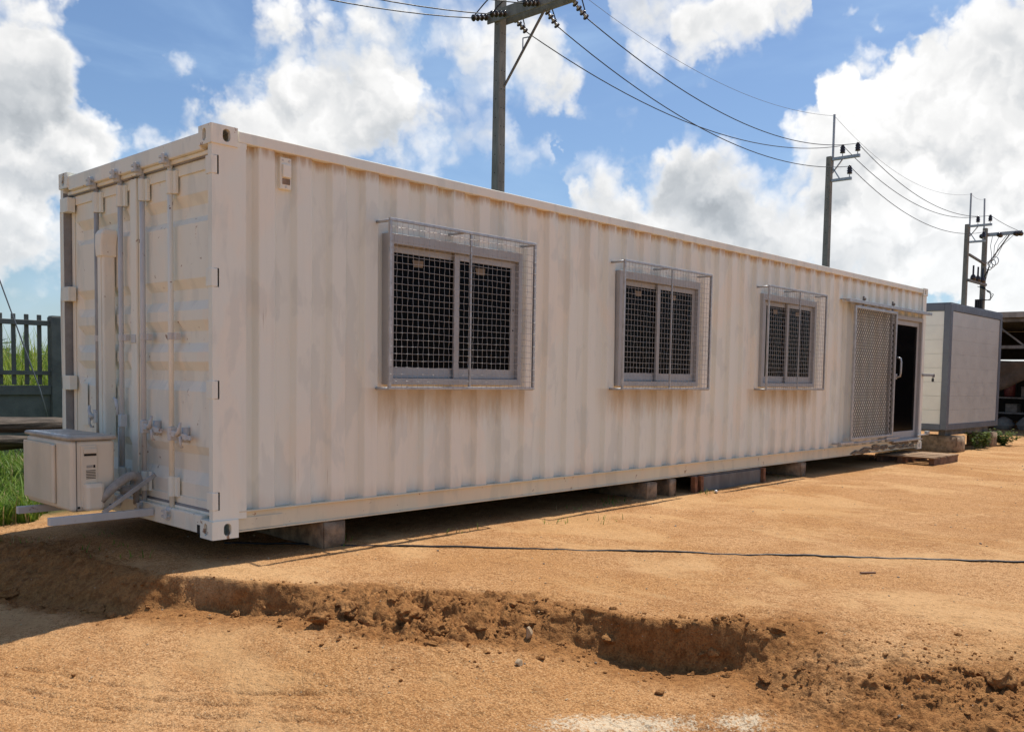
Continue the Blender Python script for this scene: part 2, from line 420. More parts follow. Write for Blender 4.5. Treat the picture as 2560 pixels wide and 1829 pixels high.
class MB:
    def __init__(s): s.v = []; s.f = []
    def add(s, vs, fs):
        k = len(s.v); s.v += [tuple(map(float, v)) for v in vs]; s.f += [tuple(i+k for i in f) for f in fs]; return s
    def box(s, x0, x1, y0, y1, z0, z1):
        return s.add([(x0, y0, z0), (x1, y0, z0), (x1, y1, z0), (x0, y1, z0), (x0, y0, z1), (x1, y0, z1), (x1, y1, z1), (x0, y1, z1)],
                     [(0, 3, 2, 1), (4, 5, 6, 7), (0, 1, 5, 4), (1, 2, 6, 5), (2, 3, 7, 6), (3, 0, 4, 7)])
    def bar(s, a, b, w, h, up=(0, 0, 1), w2=None, h2=None):
        a = Vector(a); b = Vector(b); d = (b-a).normalized(); up = Vector(up)
        if abs(d.dot(up)) > 0.98: up = Vector((1, 0, 0))
        sx = d.cross(up).normalized(); sy = sx.cross(d)
        w2 = w if w2 is None else w2; h2 = h if h2 is None else h2
        vs = []
        for p, ww, hh in ((a, w, h), (b, w2, h2)):
            for i, j in ((-1, -1), (1, -1), (1, 1), (-1, 1)): vs.append(p+sx*i*ww/2+sy*j*hh/2)
        return s.add(vs, [(3, 2, 1, 0), (4, 5, 6, 7), (0, 1, 5, 4), (1, 2, 6, 5), (2, 3, 7, 6), (3, 0, 4, 7)])
    def tube(s, pts, r, n=8, caps=True):
        pts = [Vector(p) for p in pts]; rs = r if isinstance(r, (list, tuple)) else [r]*len(pts)
        k = len(s.v); prev = None
        for i, p in enumerate(pts):
            d = (pts[min(i+1, len(pts)-1)]-pts[max(i-1, 0)]).normalized()
            if prev is None:
                a = Vector((0, 0, 1)) if abs(d.z) < 0.9 else Vector((1, 0, 0)); sx = d.cross(a).normalized()
            else:
                sx = (prev-d*prev.dot(d)).normalized()
            prev = sx; sy = d.cross(sx)
            for j in range(n):
                t = 2*math.pi*j/n; q = p+(sx*math.cos(t)+sy*math.sin(t))*rs[i]; s.v.append((q.x, q.y, q.z))
        for i in range(len(pts)-1):
            for j in range(n):
                a = k+i*n+j; b = k+i*n+(j+1) % n; s.f.append((a, b, b+n, a+n))
        if caps:
            s.f.append(tuple(k+j for j in range(n))[::-1]); s.f.append(tuple(k+(len(pts)-1)*n+j for j in range(n)))
        return s
    def lathe(s, base, axis, prof, n=12):
        """prof: list of (distance along axis, radius)"""
        base = Vector(base); ax = Vector(axis).normalized()
        return s.tube_prof(base, ax, prof, n)
    def tube_prof(s, base, ax, prof, n):
        a = Vector((0, 0, 1)) if abs(ax.z) < 0.9 else Vector((1, 0, 0)); sx = ax.cross(a).normalized(); sy = ax.cross(sx); k = len(s.v)
        for t, r in prof:
            for j in range(n):
                an = 2*math.pi*j/n; q = base+ax*t+(sx*math.cos(an)+sy*math.sin(an))*r; s.v.append((q.x, q.y, q.z))
        for i in range(len(prof)-1):
            for j in range(n):
                p = k+i*n+j; q = k+i*n+(j+1) % n; s.f.append((p, q, q+n, p+n))
        s.f.append(tuple(k+j for j in range(n))[::-1]); s.f.append(tuple(k+(len(prof)-1)*n+j for j in range(n)))
        return s
    def build(s, name, mat, parent=None, smooth=False, bevel=0.0, kind=None, seg=2):
        o0 = origin_of(parent)
        me = bpy.data.meshes.new(name)
        me.from_pydata([(v[0]-o0[0], v[1]-o0[1], v[2]-o0[2]) for v in s.v], [], s.f); me.validate(); me.update()
        if smooth: me.shade_smooth()
        me.materials.append(mat)
        o = bpy.data.objects.new(name, me); link(o, parent)
        if kind: o['kind'] = kind
        if bevel:
            md = o.modifiers.new('bevel', 'BEVEL'); md.width = bevel; md.segments = seg; md.limit_method = 'ANGLE'; md.angle_limit = math.radians(40)
        return o


def copy_tree(o, parent=None, off=(0, 0, 0)):
    c = o.copy(); COL.objects.link(c); c.parent = parent
    if parent is None: c.location = (o.location.x+off[0], o.location.y+off[1], o.location.z+off[2])
    for ch in list(o.children): copy_tree(ch, c)
    return c


# numpy gradient noise
_rng = np.random.default_rng(11)
_PERM = _rng.permutation(1024); _PERM = np.concatenate([_PERM, _PERM])
_GA = _rng.uniform(0, 2*np.pi, 1024); _GX, _GY = np.cos(_GA), np.sin(_GA)


def perlin(x, y):
    xi = np.floor(x).astype(int); yi = np.floor(y).astype(int); xf = x-xi; yf = y-yi
    u = xf*xf*xf*(xf*(xf*6-15)+10); v = yf*yf*yf*(yf*(yf*6-15)+10)
    def g(ix, iy, dx, dy):
        h = _PERM[_PERM[ix & 1023]+(iy & 1023)] & 1023
        return _GX[h]*dx+_GY[h]*dy
    a = g(xi, yi, xf, yf); b = g(xi+1, yi, xf-1, yf); c = g(xi, yi+1, xf, yf-1); d = g(xi+1, yi+1, xf-1, yf-1)
    return (a+u*(b-a))+v*((c+u*(d-c))-(a+u*(b-a)))


def fbm(x, y, f, octs=4, gain=0.5, off=0.0, billow=False):
    s = 0; a = 1.0
    for i in range(octs):
        n = perlin(x*f+off+i*17.3, y*f-off+i*9.1)
        s = s+a*(np.abs(n)*2-0.5 if billow else n); f *= 2.03; a *= gain
    return s


def sstep(x, a, b):
    t = np.clip((x-a)/(b-a), 0, 1); return t*t*(3-2*t)


# ------------------------------------------------------------------ terrain
# edge of the dug-out strip in plan: x, y, width of the bank, drop, roughness of the bank
LIP = np.array([
    (-2.6, 9.0, .9, .12, .3), (-1.15, 5.2, .7, .16, .4), (-.72, 3.4, .6, .20, .5), (-.58, 2.3, .55, .22, .6), (-.50, 1.32, .48, .23, .7), (-.46, .72, .38, .22, .7), (-.41, .02, .18, .20, .4),
    (-.34, -.16, .075, .18, .2), (-.12, -.50, .06, .18, .2), (.09, -.80, .10, .16, .4), (.24, -1.10, .32, .11, .9), (.42, -1.40, .42, .09, 1.2), (.58, -1.64, .42, .085, 1.2),
    (.76, -1.94, .34, .10, 1.0), (.90, -2.34, .14, .17, .6), (.93, -2.62, .055, .24, .3), (1.04, -2.84, .05, .25, .3), (1.24, -3.00, .07, .23, .4), (1.42, -3.14, .55, .20, .35), (1.70, -3.42, 1.6, .17, .22),
    (2.00, -3.75, 2.3, .17, .20), (2.25, -4.20, 2.4, .17, .2), (2.55, -4.85, 2.4, .18, .2), (3.1, -6.2, 2.2, .2, .2), (3.6, -9.0, 1.6, .2, .4), (4.2, -14., 1.6, .2, .4)])


def lip_field(x, y, normal=False):
    """signed distance to the lip (positive on the dug side) and the smoothly blended bank width, drop and roughness"""
    best = np.full(x.shape, 1e9); sg = np.zeros(x.shape); W = np.zeros(x.shape); D = np.zeros(x.shape); Q = np.zeros(x.shape); S = np.zeros(x.shape); nx = np.zeros(x.shape); ny = np.zeros(x.shape)
    for a, b in zip(LIP[:-1], LIP[1:]):
        dx, dy = b[0]-a[0], b[1]-a[1]; L2 = dx*dx+dy*dy
        t = np.clip(((x-a[0])*dx+(y-a[1])*dy)/L2, 0, 1)
        d = np.hypot(x-(a[0]+t*dx), y-(a[1]+t*dy))
        m = d < best
        best = np.where(m, d, best); cr = dx*(y-a[1])-dy*(x-a[0])
        sg = np.where(m, np.where(cr < 0, 1.0, -1.0), sg)
        w = math.sqrt(L2)/(d+0.06)**4; S += w
        if normal: nx += w*dy; ny -= w*dx
        W += w*(a[2]+t*(b[2]-a[2])); D += w*(a[3]+t*(b[3]-a[3])); Q += w*(a[4]+t*(b[4]-a[4]))
    if normal:
        l = np.maximum(np.hypot(nx, ny), 1e-9); return best*sg, W/S, D/S, Q/S, nx/l, ny/l
    return best*sg, W/S, D/S, Q/S


RUTS = [((-1.75, .35), (-1.36, -.54), (-1.14, -1.14), (-.90, -1.58), (-.5, -2.2)), ((-1.80, .2), (-1.41, -.66), (-1.20, -1.24), (-.96, -1.68), (-.55, -2.3)),
        ((-1.68, .45), (-1.29, -.46), (-1.06, -1.08), (-.84, -1.50), (-.4, -2.1)), ((-1.9, .05), (-1.50, -.78), (-1.30, -1.30), (-1.05, -1.75), (-.65, -2.4))]


def ground_height(x, y, attrs=False):
    x = np.asarray(x, float); y = np.asarray(y, float)
    s, W, D, Q = lip_field(x, y)
    near = np.exp(-np.maximum(np.hypot(x-0.5, y+2.0)-6, 0)/6)
    sw = s + 0.085*fbm(x, y, 2.4, 2)*np.clip(0.5+Q, 0, 1.6) + 0.018*fbm(x, y, 8.0, 2)
    t = np.clip(sw/W, 0, 1)
    steep = np.clip((0.25-W)/0.2, 0, 1)
    prof = (t*t*(3-2*t))*(1-0.4*steep)+0.4*steep*np.sqrt(t)
    z = -0.157 + 0.012*fbm(x, y, 0.5, 3) + 0.006*fbm(x, y, 2.2, 3)
    # ground falls away a little beyond the left end of the container
    z = z - 0.05*sstep(y, 1.2, 2.4)*sstep(x, 1.5, -0.5)
    z = z - D*prof - np.maximum(0.29-D, 0.05)*sstep(sw, W, W+np.maximum(1.5, W))
    # rounded lip
    z = z + 0.006*np.exp(-((sw+0.04)/0.05)**2)*steep
    zone_b = np.exp(-(np.maximum(np.abs(sw-0.5*W)-0.5*W-0.02, 0)/0.16)**2)
    rough = zone_b*Q
    rightrough = sstep(s+0.35*fbm(x, y, 1.6, 3), 0.10, 0.95)*sstep(y, -2.7, -3.4)*sstep(y, -9, -6)
    lump = fbm(x, y, 6.5, 4, 0.55, 3.3, billow=True); lump2 = fbm(x, y, 19.0, 3, 0.55, 7.7, billow=True)
    lump3 = fbm(x, y, 45.0, 2, 0.6, 2.2, billow=True)
    z = z + rough*np.clip(W/0.4, 0.15, 1)*(0.052*lump+0.009*lump2+0.002*lump3) + rightrough*(0.020*lump+0.008*lump2+0.0025*lump3)
    low = sstep(s, 0, 0.5)
    z = z + low*near*(0.010*fbm(x, y, 2.8, 3)+0.0045*fbm(x, y, 13., 3, billow=True))
    z = z + near*0.0035*fbm(x, y, 7.0, 3, off=4.4)
    # fine grain
    z = z + near*(0.0028*fbm(x, y, 34., 3, 0.6))
    # tyre tread lines
    for k, ru in enumerate(RUTS):
        dm = np.full(x.shape, 9.0)
        for a, b in zip(ru[:-1], ru[1:]):
            dx, dy = b[0]-a[0], b[1]-a[1]; L2 = dx*dx+dy*dy; L = math.sqrt(L2)
            t = np.clip(((x-a[0])*dx+(y-a[1])*dy)/L2, 0, 1)
            off = 0.008*np.abs(((t*L/0.06) % 1)-0.5)*2
            cr = ((x-a[0])*dy-(y-a[1])*dx)/L
            d = np.hypot(x-(a[0]+t*dx), y-(a[1]+t*dy)); d = np.where((t > 0) & (t < 1), np.abs(cr-off), d); dm = np.minimum(dm, d)
        z = z - 0.016*np.exp(-(dm/0.014)**2)*np.clip(0.55+1.2*fbm(x, y, 4.0, 2, off=k*5.), 0, 1)
    if not attrs: return z
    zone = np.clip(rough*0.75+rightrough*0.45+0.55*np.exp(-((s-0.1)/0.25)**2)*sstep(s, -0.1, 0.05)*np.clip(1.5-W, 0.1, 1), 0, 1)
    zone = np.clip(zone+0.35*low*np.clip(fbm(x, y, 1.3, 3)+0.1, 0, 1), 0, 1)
    pw = np.exp(-(((x-0.22)*0.72+(y+3.10)*(-0.70))/0.50)**2-(((x-0.22)*0.70+(y+3.10)*0.72)/0.16)**2)
    pw = np.maximum(pw, 0.9*np.exp(-(np.hypot(x-0.60, y+3.46)/0.20)**2))
    gr = sstep(y+0.35*fbm(x, y, 1.2, 3)-0.55*sstep(x, 1.0, -0.3), 2.45, 2.9)*(1-sstep(x, 12.6, 13.3)*sstep(y, 9, 5))
    return z, zone, pw, gr


def build_ground():
    c0 = math.degrees(YAW)
    fine = np.linspace(-46, 42, 900); coarse = np.linspace(42, 314, 120)[1:-1]
    ang = np.radians(c0+np.concatenate([fine, coarse]))
    r = np.concatenate([[0.0], np.linspace(0.3, 2.2, 30)[:-1], np.geomspace(2.2, 3.0, 60)[:-1], np.geomspace(3.0, 8, 540)[:-1], np.geomspace(8, 15, 130)[:-1], np.geomspace(15, 60, 90)[:-1], np.geomspace(60, 4000, 30)])
    A, RR = np.meshgrid(ang, r)
    X = CAM[0]+RR*np.cos(A); Y = CAM[1]+RR*np.sin(A)
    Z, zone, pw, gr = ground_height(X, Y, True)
    s_, W_, D_, Q_, gx_, gy_ = lip_field(X, Y, True)
    al = -gy_*X+gx_*Y
    face = np.exp(-((s_-0.5*W_)/(0.5*W_+0.03))**4)
    off = face*(0.030*fbm(al, Z*1.2, 7.0, 3, 0.55, 1.7)+0.012*fbm(al, Z*1.2, 30.0, 2, 0.6, 5.1))
    X = X+gx_*off; Y = Y+gy_*off
    nr, na = X.shape
    co = np.stack([X, Y, Z], -1).reshape(-1, 3)
    i = np.arange(nr-1)[:, None]*na; j = np.arange(na)[None, :]; j2 = (j+1) % na
    faces = np.stack([i+j, i+na+j, i+na+j2, i+j2], -1).reshape(-1, 4)
    me = bpy.data.meshes.new('ground')
    me.vertices.add(len(co)); me.vertices.foreach_set('co', co.ravel())
    me.loops.add(faces.size); me.loops.foreach_set('vertex_index', faces.ravel().astype(np.int32))
    me.polygons.add(len(faces)); me.polygons.foreach_set('loop_start', np.arange(0, faces.size, 4, dtype=np.int32))
    me.polygons.foreach_set('loop_total', np.full(len(faces), 4, dtype=np.int32))
    me.update(calc_edges=True); me.shade_smooth()
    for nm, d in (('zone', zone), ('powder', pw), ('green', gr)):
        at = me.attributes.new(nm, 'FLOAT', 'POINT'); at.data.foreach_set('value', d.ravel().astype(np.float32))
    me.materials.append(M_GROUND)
    o = bpy.data.objects.new('ground', me); link(o); o['kind'] = 'structure'


def gz(x, y): return float(ground_height(np.array([x]), np.array([y]))[0])


build_ground()

# ------------------------------------------------------------------ shipping container
L, W, H = 12.192, 2.438, 2.591


def corr_profile(x0, x1, phase, pitch=0.278, depth=0.042):
    """points (x, inward offset) of a trapezoid corrugation with rounded bends; an inner flat is centred at phase"""
    pts = []
    k0 = math.floor((x0-phase)/pitch)-1
    x = phase+k0*pitch
    while x < x1+pitch:
        for dx, d in ((-0.086, 0.0), (-0.081, 0.06), (-0.055, 0.94), (-0.050, 1.0), (0.050, 1.0), (0.055, 0.94), (0.081, 0.06), (0.086, 0.0)):
            pts.append((x+dx, d*depth))
        x += pitch
    xs = np.array([p[0] for p in pts]); ds = np.array([p[1] for p in pts])
    f = lambda q: float(np.interp(q, xs, ds))
    keep = [p for p in pts if x0 < p[0] < x1]
    return [(x0, f(x0))]+keep+[(x1, f(x1))], f


WINX = (1.34, 4.07, 6.82); WW, WZ0, WZ1 = 1.395, 0.99, 2.095
DOORX = (10.74, 12.03); DZ0, DZ1 = 0.165, 2.10


def plate_with_hole(mb, o, ax, ay, an, w, h, hw, hh, cx, cy, tunnel):
    """rectangle w x h in the ax/ay plane (origin o) with a stadium hole; tunnel goes along -an"""
    o, ax, ay, an = map(Vector, (o, ax, ay, an))
    n = 6; ring = []
    r = hw/2; s = hh/2-r
    for k in range(n+1):
        t = math.pi*k/n; ring.append((cx+r*math.cos(t), cy+s+r*math.sin(t)))
    for k in range(n+1):
        t = math.pi+math.pi*k/n; ring.append((cx+r*math.cos(t), cy-s+r*math.sin(t)))
    m = len(ring)
    out = []
    for (x, y) in ring:   # matching point on the rectangle border
        dx, dy = x-cx, y-cy
        sx = ((w-cx) if dx > 0 else cx)/max(abs(dx), 1e-6); sy = ((h-cy) if dy > 0 else cy)/max(abs(dy), 1e-6); t = min(sx, sy)
        out.append((cx+dx*t, cy+dy*t))
    P = lambda q, d=0.0: o+ax*q[0]+ay*q[1]-an*d
    k = len(mb.v)
    for q in out: mb.v.append(tuple(P(q)))
    for q in ring: mb.v.append(tuple(P(q)))
    for q in ring: mb.v.append(tuple(P(q, tunnel)))
    flip = ax.cross(ay).dot(an) < 0
    def F(*f): mb.f.append(f[::-1] if flip else f)
    for i in range(m):
        j = (i+1) % m
        F(k+i, k+j, k+m+j, k+m+i); F(k+m+i, k+m+j, k+2*m+j, k+2*m+i)
    # corner fillers
    for (X, Y) in ((0, 0), (w, 0), (w, h), (0, h)):
        for i in range(m):
            j = (i+1) % m
            a, b = out[i], out[j]
            onx = lambda q: abs(q[0]-X) < 1e-6; ony = lambda q: abs(q[1]-Y) < 1e-6
            if (onx(a) and ony(b) and not ony(a)) or (ony(a) and onx(b) and not onx(a)):
                q = len(mb.v); mb.v.append(tuple(P((X, Y)))); F(k+i, q, k+j)


def corner_casting(x0, y0, z0, xs, ys, root):
    """hollow cast block .178 x .162 x .118 with its outer faces at x0 / y0; xs, ys = outward directions"""
    e = 0.008
    dx, dy, dz = 0.178, 0.162, 0.118
    mb = MB()
    ox, oy = x0+xs*e, y0+ys*e
    # end face (normal xs)
    plate_with_hole(mb, (ox, oy, z0), (0, -ys, 0), (0, 0, 1), (xs, 0, 0), dy, dz, 0.045, 0.079, 0.089, dz/2, 0.03)
    # side face (normal ys)
    plate_with_hole(mb, (ox, oy, z0), (-xs, 0, 0), (0, 0, 1), (0, ys, 0), dx, dz, 0.052, 0.080, 0.102, dz/2, 0.03)
    a = (ox, oy); b = (ox-xs*dx, oy-ys*dy)
    z1 = z0+dz
    q = [(a[0], a[1]), (b[0], a[1]), (b[0], b[1]), (a[0], b[1])]
    if xs*ys < 0: pass
    vs = [(p[0], p[1], z) for z in (z0, z1) for p in q]
    mb.add(vs, [(0, 1, 2, 3), (4, 5, 6, 7), (1, 2, 6, 5), (2, 3, 7, 6)])
    mb.tube([(ox-xs*.0055, oy-ys*.0055, z0+.001), (ox-xs*.0055, oy-ys*.0055, z1-.001)], .0075, 10)
    me_o = mb.build('corner_casting', M_CAST, root)
    bm = bmesh.new(); bm.from_mesh(me_o.data); bmesh.ops.remove_doubles(bm, verts=bm.verts, dist=0.0004); bmesh.ops.recalc_face_normals(bm, faces=bm.faces); bm.to_mesh(me_o.data); bm.free()
    return me_o


def build_container():
    root = empty('shipping_container', (0, 0, 0), 'long white corrugated shipping container office raised on concrete blocks', 'container')
    # ---- near long side: corrugated sheet with openings
    prof, f = corr_profile(0.225, L-0.19, 0.244)
    xs = set(round(p[0], 5) for p in prof)
    opens = [(x+0.02, x+WW-0.02, WZ0+0.02, WZ1-0.02) for x in WINX]+[(DOORX[0]+.02, DOORX[1], DZ0+0.01, DZ1-0.02)]
    for o in opens: xs.update((round(o[0], 5), round(o[1], 5)))
    xs = sorted(x for x in xs if 0.225 <= x <= L-0.19+1e-6)
    zs_all = [0.168, 0.5, 0.9, 1.4, 1.9, 2.3, 2.512]
    mb = MB(); Y0 = 0.012
    vid = {}
    def V(x, z):
        k = (round(x, 5), round(z, 4))
        if k not in vid:
            vid[k] = len(mb.v)
            dent = 0.004*math.sin(x*2.3+z*1.7)+0.003*math.sin(x*5.1-z*3.1)
            mb.v.append((x, Y0+f(x)+dent*min(1, (z-.16)*3)*min(1, (2.52-z)*3), z))
        return vid[k]
    for a, b in zip(xs[:-1], xs[1:]):
        m = (a+b)/2
        cuts = [o for o in opens if o[0] < m < o[1]]
        zz = set(zs_all)
        for o in opens: zz.update((o[2], o[3]))
        zz = sorted(zz)
        for z0, z1 in zip(zz[:-1], zz[1:]):
            if any(o[2]-1e-6 <= z0 and z1 <= o[3]+1e-6 for o in cuts): continue
            mb.f.append((V(a, z0), V(b, z0), V(b, z1), V(a, z1)))
    mb.build('side_wall', M_WALL, root)
    # far long side and far end
    prof2, f2 = corr_profile(0.2, L-0.2, 0.244)
    mb = MB()
    for p, q in zip(prof2[:-1], prof2[1:]):
        mb.add([(p[0], W-0.012-p[1], .168), (q[0], W-0.012-q[1], .168), (q[0], W-0.012-q[1], 2.512), (p[0], W-0.012-p[1], 2.512)], [(3, 2, 1, 0)])
    mb.build('side_wall', M_WALL, root)
    prof3, f3 = corr_profile(0.15, W-0.15, 0.25)
    mb = MB()
    for p, q in zip(prof3[:-1], prof3[1:]):
        mb.add([(L-0.012-p[1], p[0], .16), (L-0.012-q[1], q[0], .16), (L-0.012-q[1], q[0], 2.50), (L-0.012-p[1], p[0], 2.50)], [(0, 1, 2, 3)])
    mb.build('end_wall', M_WALL, root)
    # roof with shallow corrugation, floor
    mb = MB(); x = 0.1
    while x < L-0.12:
        for d0, d1, z0, z1 in ((0, .07, 2.575, 2.575), (.07, .105, 2.575, 2.560), (.105, .175, 2.560, 2.560), (.175, .209, 2.560, 2.575)):
            a, b = x+d0, min(x+d1, L-.1)
            if b > a: mb.add([(a, .03, z0), (b, .03, z1), (b, W-.03, z1), (a, W-.03, z0)], [(0, 1, 2, 3)])
        x += 0.209
    mb.build('roof_panel', M_PAINT, root)
    MB().box(0.10, L-0.1, 0.05, W-.05, 0.125, 0.160).build('floor', M_STEEL, root)
    # rails
    for ys, y in ((1, 0.0), (-1, W)):
        # top side rail: square tube
        mb = MB().box(0.178, L-0.178, min(y+ys*.002, y+ys*.062), max(y+ys*.002, y+ys*.062), 2.508, 2.580)
        mb.build('roof_rail', M_PAINT, root, bevel=0.006)
        # bottom side rail: channel with outward flanges
        mb = MB()
        def pbox(x0, x1, a, b, z0, z1): mb.box(x0, x1, min(y+ys*a, y+ys*b), max(y+ys*a, y+ys*b), z0, z1)
        pbox(0.178, L-0.178, .000, .048, .158, .168)
        pbox(0.178, L-0.178, .020, .028, .040, .158)
        pbox(0.178, L-0.178, .006, .060, .030, .040)
        mb.build('bottom_rail', M_RAIL, root, bevel=0.002)
    MB().box(0.180, 0.50, 0.012, 0.0205, 0.042, 0.122).build('rail_doubler_plate', M_RAIL, root, bevel=0.002)
    # end frames
    MB().box(0.004, 0.075, 0.150, W-0.15, 2.452, 2.560).box(0.030, 0.075, 0.06, W-.06, 2.425, 2.452).build('door_header', M_DOOR, root, bevel=0.006)
    MB().box(0.004, 0.080, 0.160, W-0.16, 0.020, 0.138).box(0.040, 0.085, 0.06, W-0.06, 0.138, 0.158).build('door_sill', M_DOOR, root, bevel=0.005)
    MB().box(0.002, 0.06, .166, .215, .018, .075).build('forklift_notch', M_DARK, root)
    MB().box(L-0.06, L-.004, 0.150, W-0.15, 2.46, 2.580).build('rear_header', M_PAINT, root, bevel=0.005)
    MB().box(L-0.08, L-.004, 0.160, W-0.16, 0.02, 0.16).build('rear_sill', M_PAINT, root, bevel=0.005)
    # corner posts; the door-side posts have hinge pockets in the flank
    HZ = (0.245, 0.95, 1.65, 2.345)
    for ys, y in ((1, 0.0), (-1, W)):
        mb = MB(); yo = y+ys*0.001
        xcut = [0.001, 0.014, 0.046, 0.230]; zc = [0.118]
        for hz in HZ: zc += [hz-.058, hz+.058]
        zc.append(2.473)
        for a, b in zip(xcut[:-1], xcut[1:]):
            for k, (z0, z1) in enumerate(zip(zc[:-1], zc[1:])):
                if abs(a-.014) < 1e-6 and k % 2 == 1: continue
                q = [(a, yo, z0), (b, yo, z0), (b, yo, z1), (a, yo, z1)]
                mb.add(q, [(0, 1, 2, 3) if ys > 0 else (3, 2, 1, 0)])
        yi = y+ys*0.050
        mb.add([(0.001, yo, .118), (0.001, yi, .118), (0.001, yi, 2.473), (0.001, yo, 2.473)], [(0, 3, 2, 1)])
        mb.add([(0.001, yi, .118), (0.100, yi, .118), (0.100, yi, 2.473), (0.001, yi, 2.473)], [(0, 3, 2, 1)])
        mb.add([(0.230, yo, .118), (0.230, yi, .118), (0.230, yi, 2.473), (0.230, yo, 2.473)], [(0, 1, 2, 3)])
        mb.add([(0.1, yi, .118), (0.230, yi, .118), (0.230, yi, 2.473), (0.1, yi, 2.473)], [(0, 3, 2, 1)])
        post = mb.build('corner_post', M_PAINT, root)
        for hz in HZ:
            dx_, dy_ = (0.036, .075) if ys > 0 else (0.055, .150)
            MB().box(-0.004, dx_, min(y-ys*.003, y+ys*dy_), max(y-ys*.003, y+ys*dy_), hz-.0565, hz+.0565).build('hinge', M_PAINT, post, bevel=0.004)
        MB().box(0.003, 0.068, min(yi, yi+ys*.004), max(yi, yi+ys*.004), .16, 2.44).build('jamb_gasket', M_JAMB, post)
    for ys, y in ((1, 0.0), (-1, W)):
        MB().box(L-0.16, L-.001, min(y+ys*.001, y+ys*.14), max(y+ys*.001, y+ys*.14), .118, 2.473).build('corner_post', M_PAINT, root, bevel=0.01)
    for zz in (0.0, H-0.118):
        for (x, xsgn) in ((0.0, -1), (L, 1)):
            for (y, ysgn) in ((0.0, -1), (W, 1)):
                corner_casting(x, y, zz, xsgn, ysgn, root)
    # flared guard strip on the far post (bent tin seen against the field)
    pts = [(z, 0.012*math.sin((z-1.0)*3.0)*(1 if .8 < z < 1.6 else 0)) for z in np.linspace(.2, 2.3, 22)]
    mb = MB()
    for (z0, o0), (z1, o1) in zip(pts[:-1], pts[1:]):
        mb.add([(-.004, W-.006+o0, z0), (-.004, W+.006+o0, z0), (-.004, W+.006+o1, z1), (-.004, W-.006+o1, z1), (.06, W-.006+o0, z0), (.06, W+.006+o0, z0), (.06, W+.006+o1, z1), (.06, W-.006+o1, z1)],
               [(0, 1, 2, 3)[::-1], (4, 5, 6, 7), (1, 5, 6, 2), (0, 3, 7, 4)])
    mb.build('post_guard_strip', M_PAINT, root)
    # ---- cargo doors on the near end, horizontal swages
    DX = 0.070
    GR = [(0.317, 0.396, 0.511, 0.572), (0.930, 0.996, 1.065, 1.126), (1.190, 1.250, 1.328, 1.399), (1.465, 1.530, 1.606, 1.671), (2.027, 2.072, 2.147, 2.216)]
    for side in (0, 1):
        y0, y1 = (0.060, 1.205) if side == 0 else (1.233, W-0.06)
        p0, p1 = y0+0.075, y1-0.085
        if side == 1: p0, p1 = y0+0.085, y1-0.075
        zs = [0.165]; dd = [0.0]
        for g in GR: zs += [g[0], g[1], g[2], g[3]]; dd += [0, 1, 1, 0]
        zs.append(2.42); dd.append(0.0)
        ys = [y0, p0, p0+0.05, p1-0.05, p1, y1]; fy = [0, 0, 1, 1, 0, 0]
        mb = MB()
        for i, z in enumerate(zs):
            for j, yy in enumerate(ys):
                mb.v.append((DX+0.034*dd[i]*fy[j], yy, z))
        n = len(ys)
        for i in range(len(zs)-1):
            for j in range(n-1): mb.f.append((i*n+j, (i+1)*n+j, (i+1)*n+j+1, i*n+j+1))
        door = mb.build('cargo_door', M_DOOR, root)
        # frame ribs round the panel, top and bottom gaskets
        mb = MB()
        mb.box(DX-.012, DX-.001, y0+.004, y0+.050, .167, 2.418)
        mb.box(DX-.012, DX-.001, y1-.050, y1-.004, .167, 2.418)
        mb.box(DX-.012, DX-.001, y0+.052, y1-.052, 2.345, 2.418)
        mb.box(DX-.012, DX-.001, y0+.052, y1-.052, .167, .225)
        mb.build('door_frame', M_DOOR, door, bevel=0.004)
        MB().tube([(DX-.020, y0, 2.424), (DX-.020, y1, 2.424)], 0.010, 8).build('gasket', M_JAMB, door, smooth=True)
        MB().tube([(DX-.012, y0, .163), (DX-.012, y1, .163)], 0.011, 8).build('gasket', M_JAMB, door, smooth=True)
    MB().box(DX-.030, DX-.013, 1.165, 1.262, .172, 2.41).build('door_cover_strip', M_DOOR, root, bevel=0.005)
    MB().box(DX-.036, DX-.0305, 1.178, 1.252, 1.255, 1.315).build('strip_plate', M_FIT, root, bevel=0.003)
    # ---- locking bars
    BX = 0.030
    for i, y in enumerate((0.62, 1.04, 1.40, 1.82)):
        bar = MB().tube([(BX, y, .12), (BX, y, 2.45)], 0.0175, 12).build('locking_bar', (M_DOOR, M_FIT, M_FIT, M_ROD_SHADED)[i], root, smooth=True)
        for z0, z1, nm in ((2.235, 2.385, 'bar_guide'), (.215, .350, 'bar_guide')):
            mb = MB().lathe((BX, y, z0), (0, 0, 1), [(0, .026), (z1-z0, .026)], 12)
            mb.box(BX+.006, DX-.012, y-.062, y+.030, z0, z1)
            mb.build(nm, M_PAINT, bar, bevel=0.003)
        mb = MB().lathe((BX, y, 1.272), (0, 0, 1), [(0, .022), (.045, .022)], 12).box(BX+.006, DX-.001, y-.060, y+.026, 1.272, 1.317)
        mb.build('bar_clamp', M_FIT, bar, bevel=0.002)
        for z, s in ((2.452, 1), (.100, -1)):
            mb = MB().box(BX-.062, BX-.0275, y-.030, y+.034, z-.026, z-.010).box(BX-.062, BX-.0275, y-.030, y+.034, z+.010, z+.026)
            mb.box(BX-.070, BX-.056, y-.044, y-.020, z-.030, z+.034)
            mb.lathe((BX-.020, y, z-.045), (0, 0, 1), [(0, .0235), (.07, .0235), (.09, .016)], 10)
            mb.build('cam_keeper', M_FIT, bar, bevel=0.003)
        # handle: flat lever swung to one side with hasp and retainer
        hz = (0.640, 0.665, 0.690, 0.700)[i]; sgn = -1 if i < 2 else (1 if i == 3 else -1)
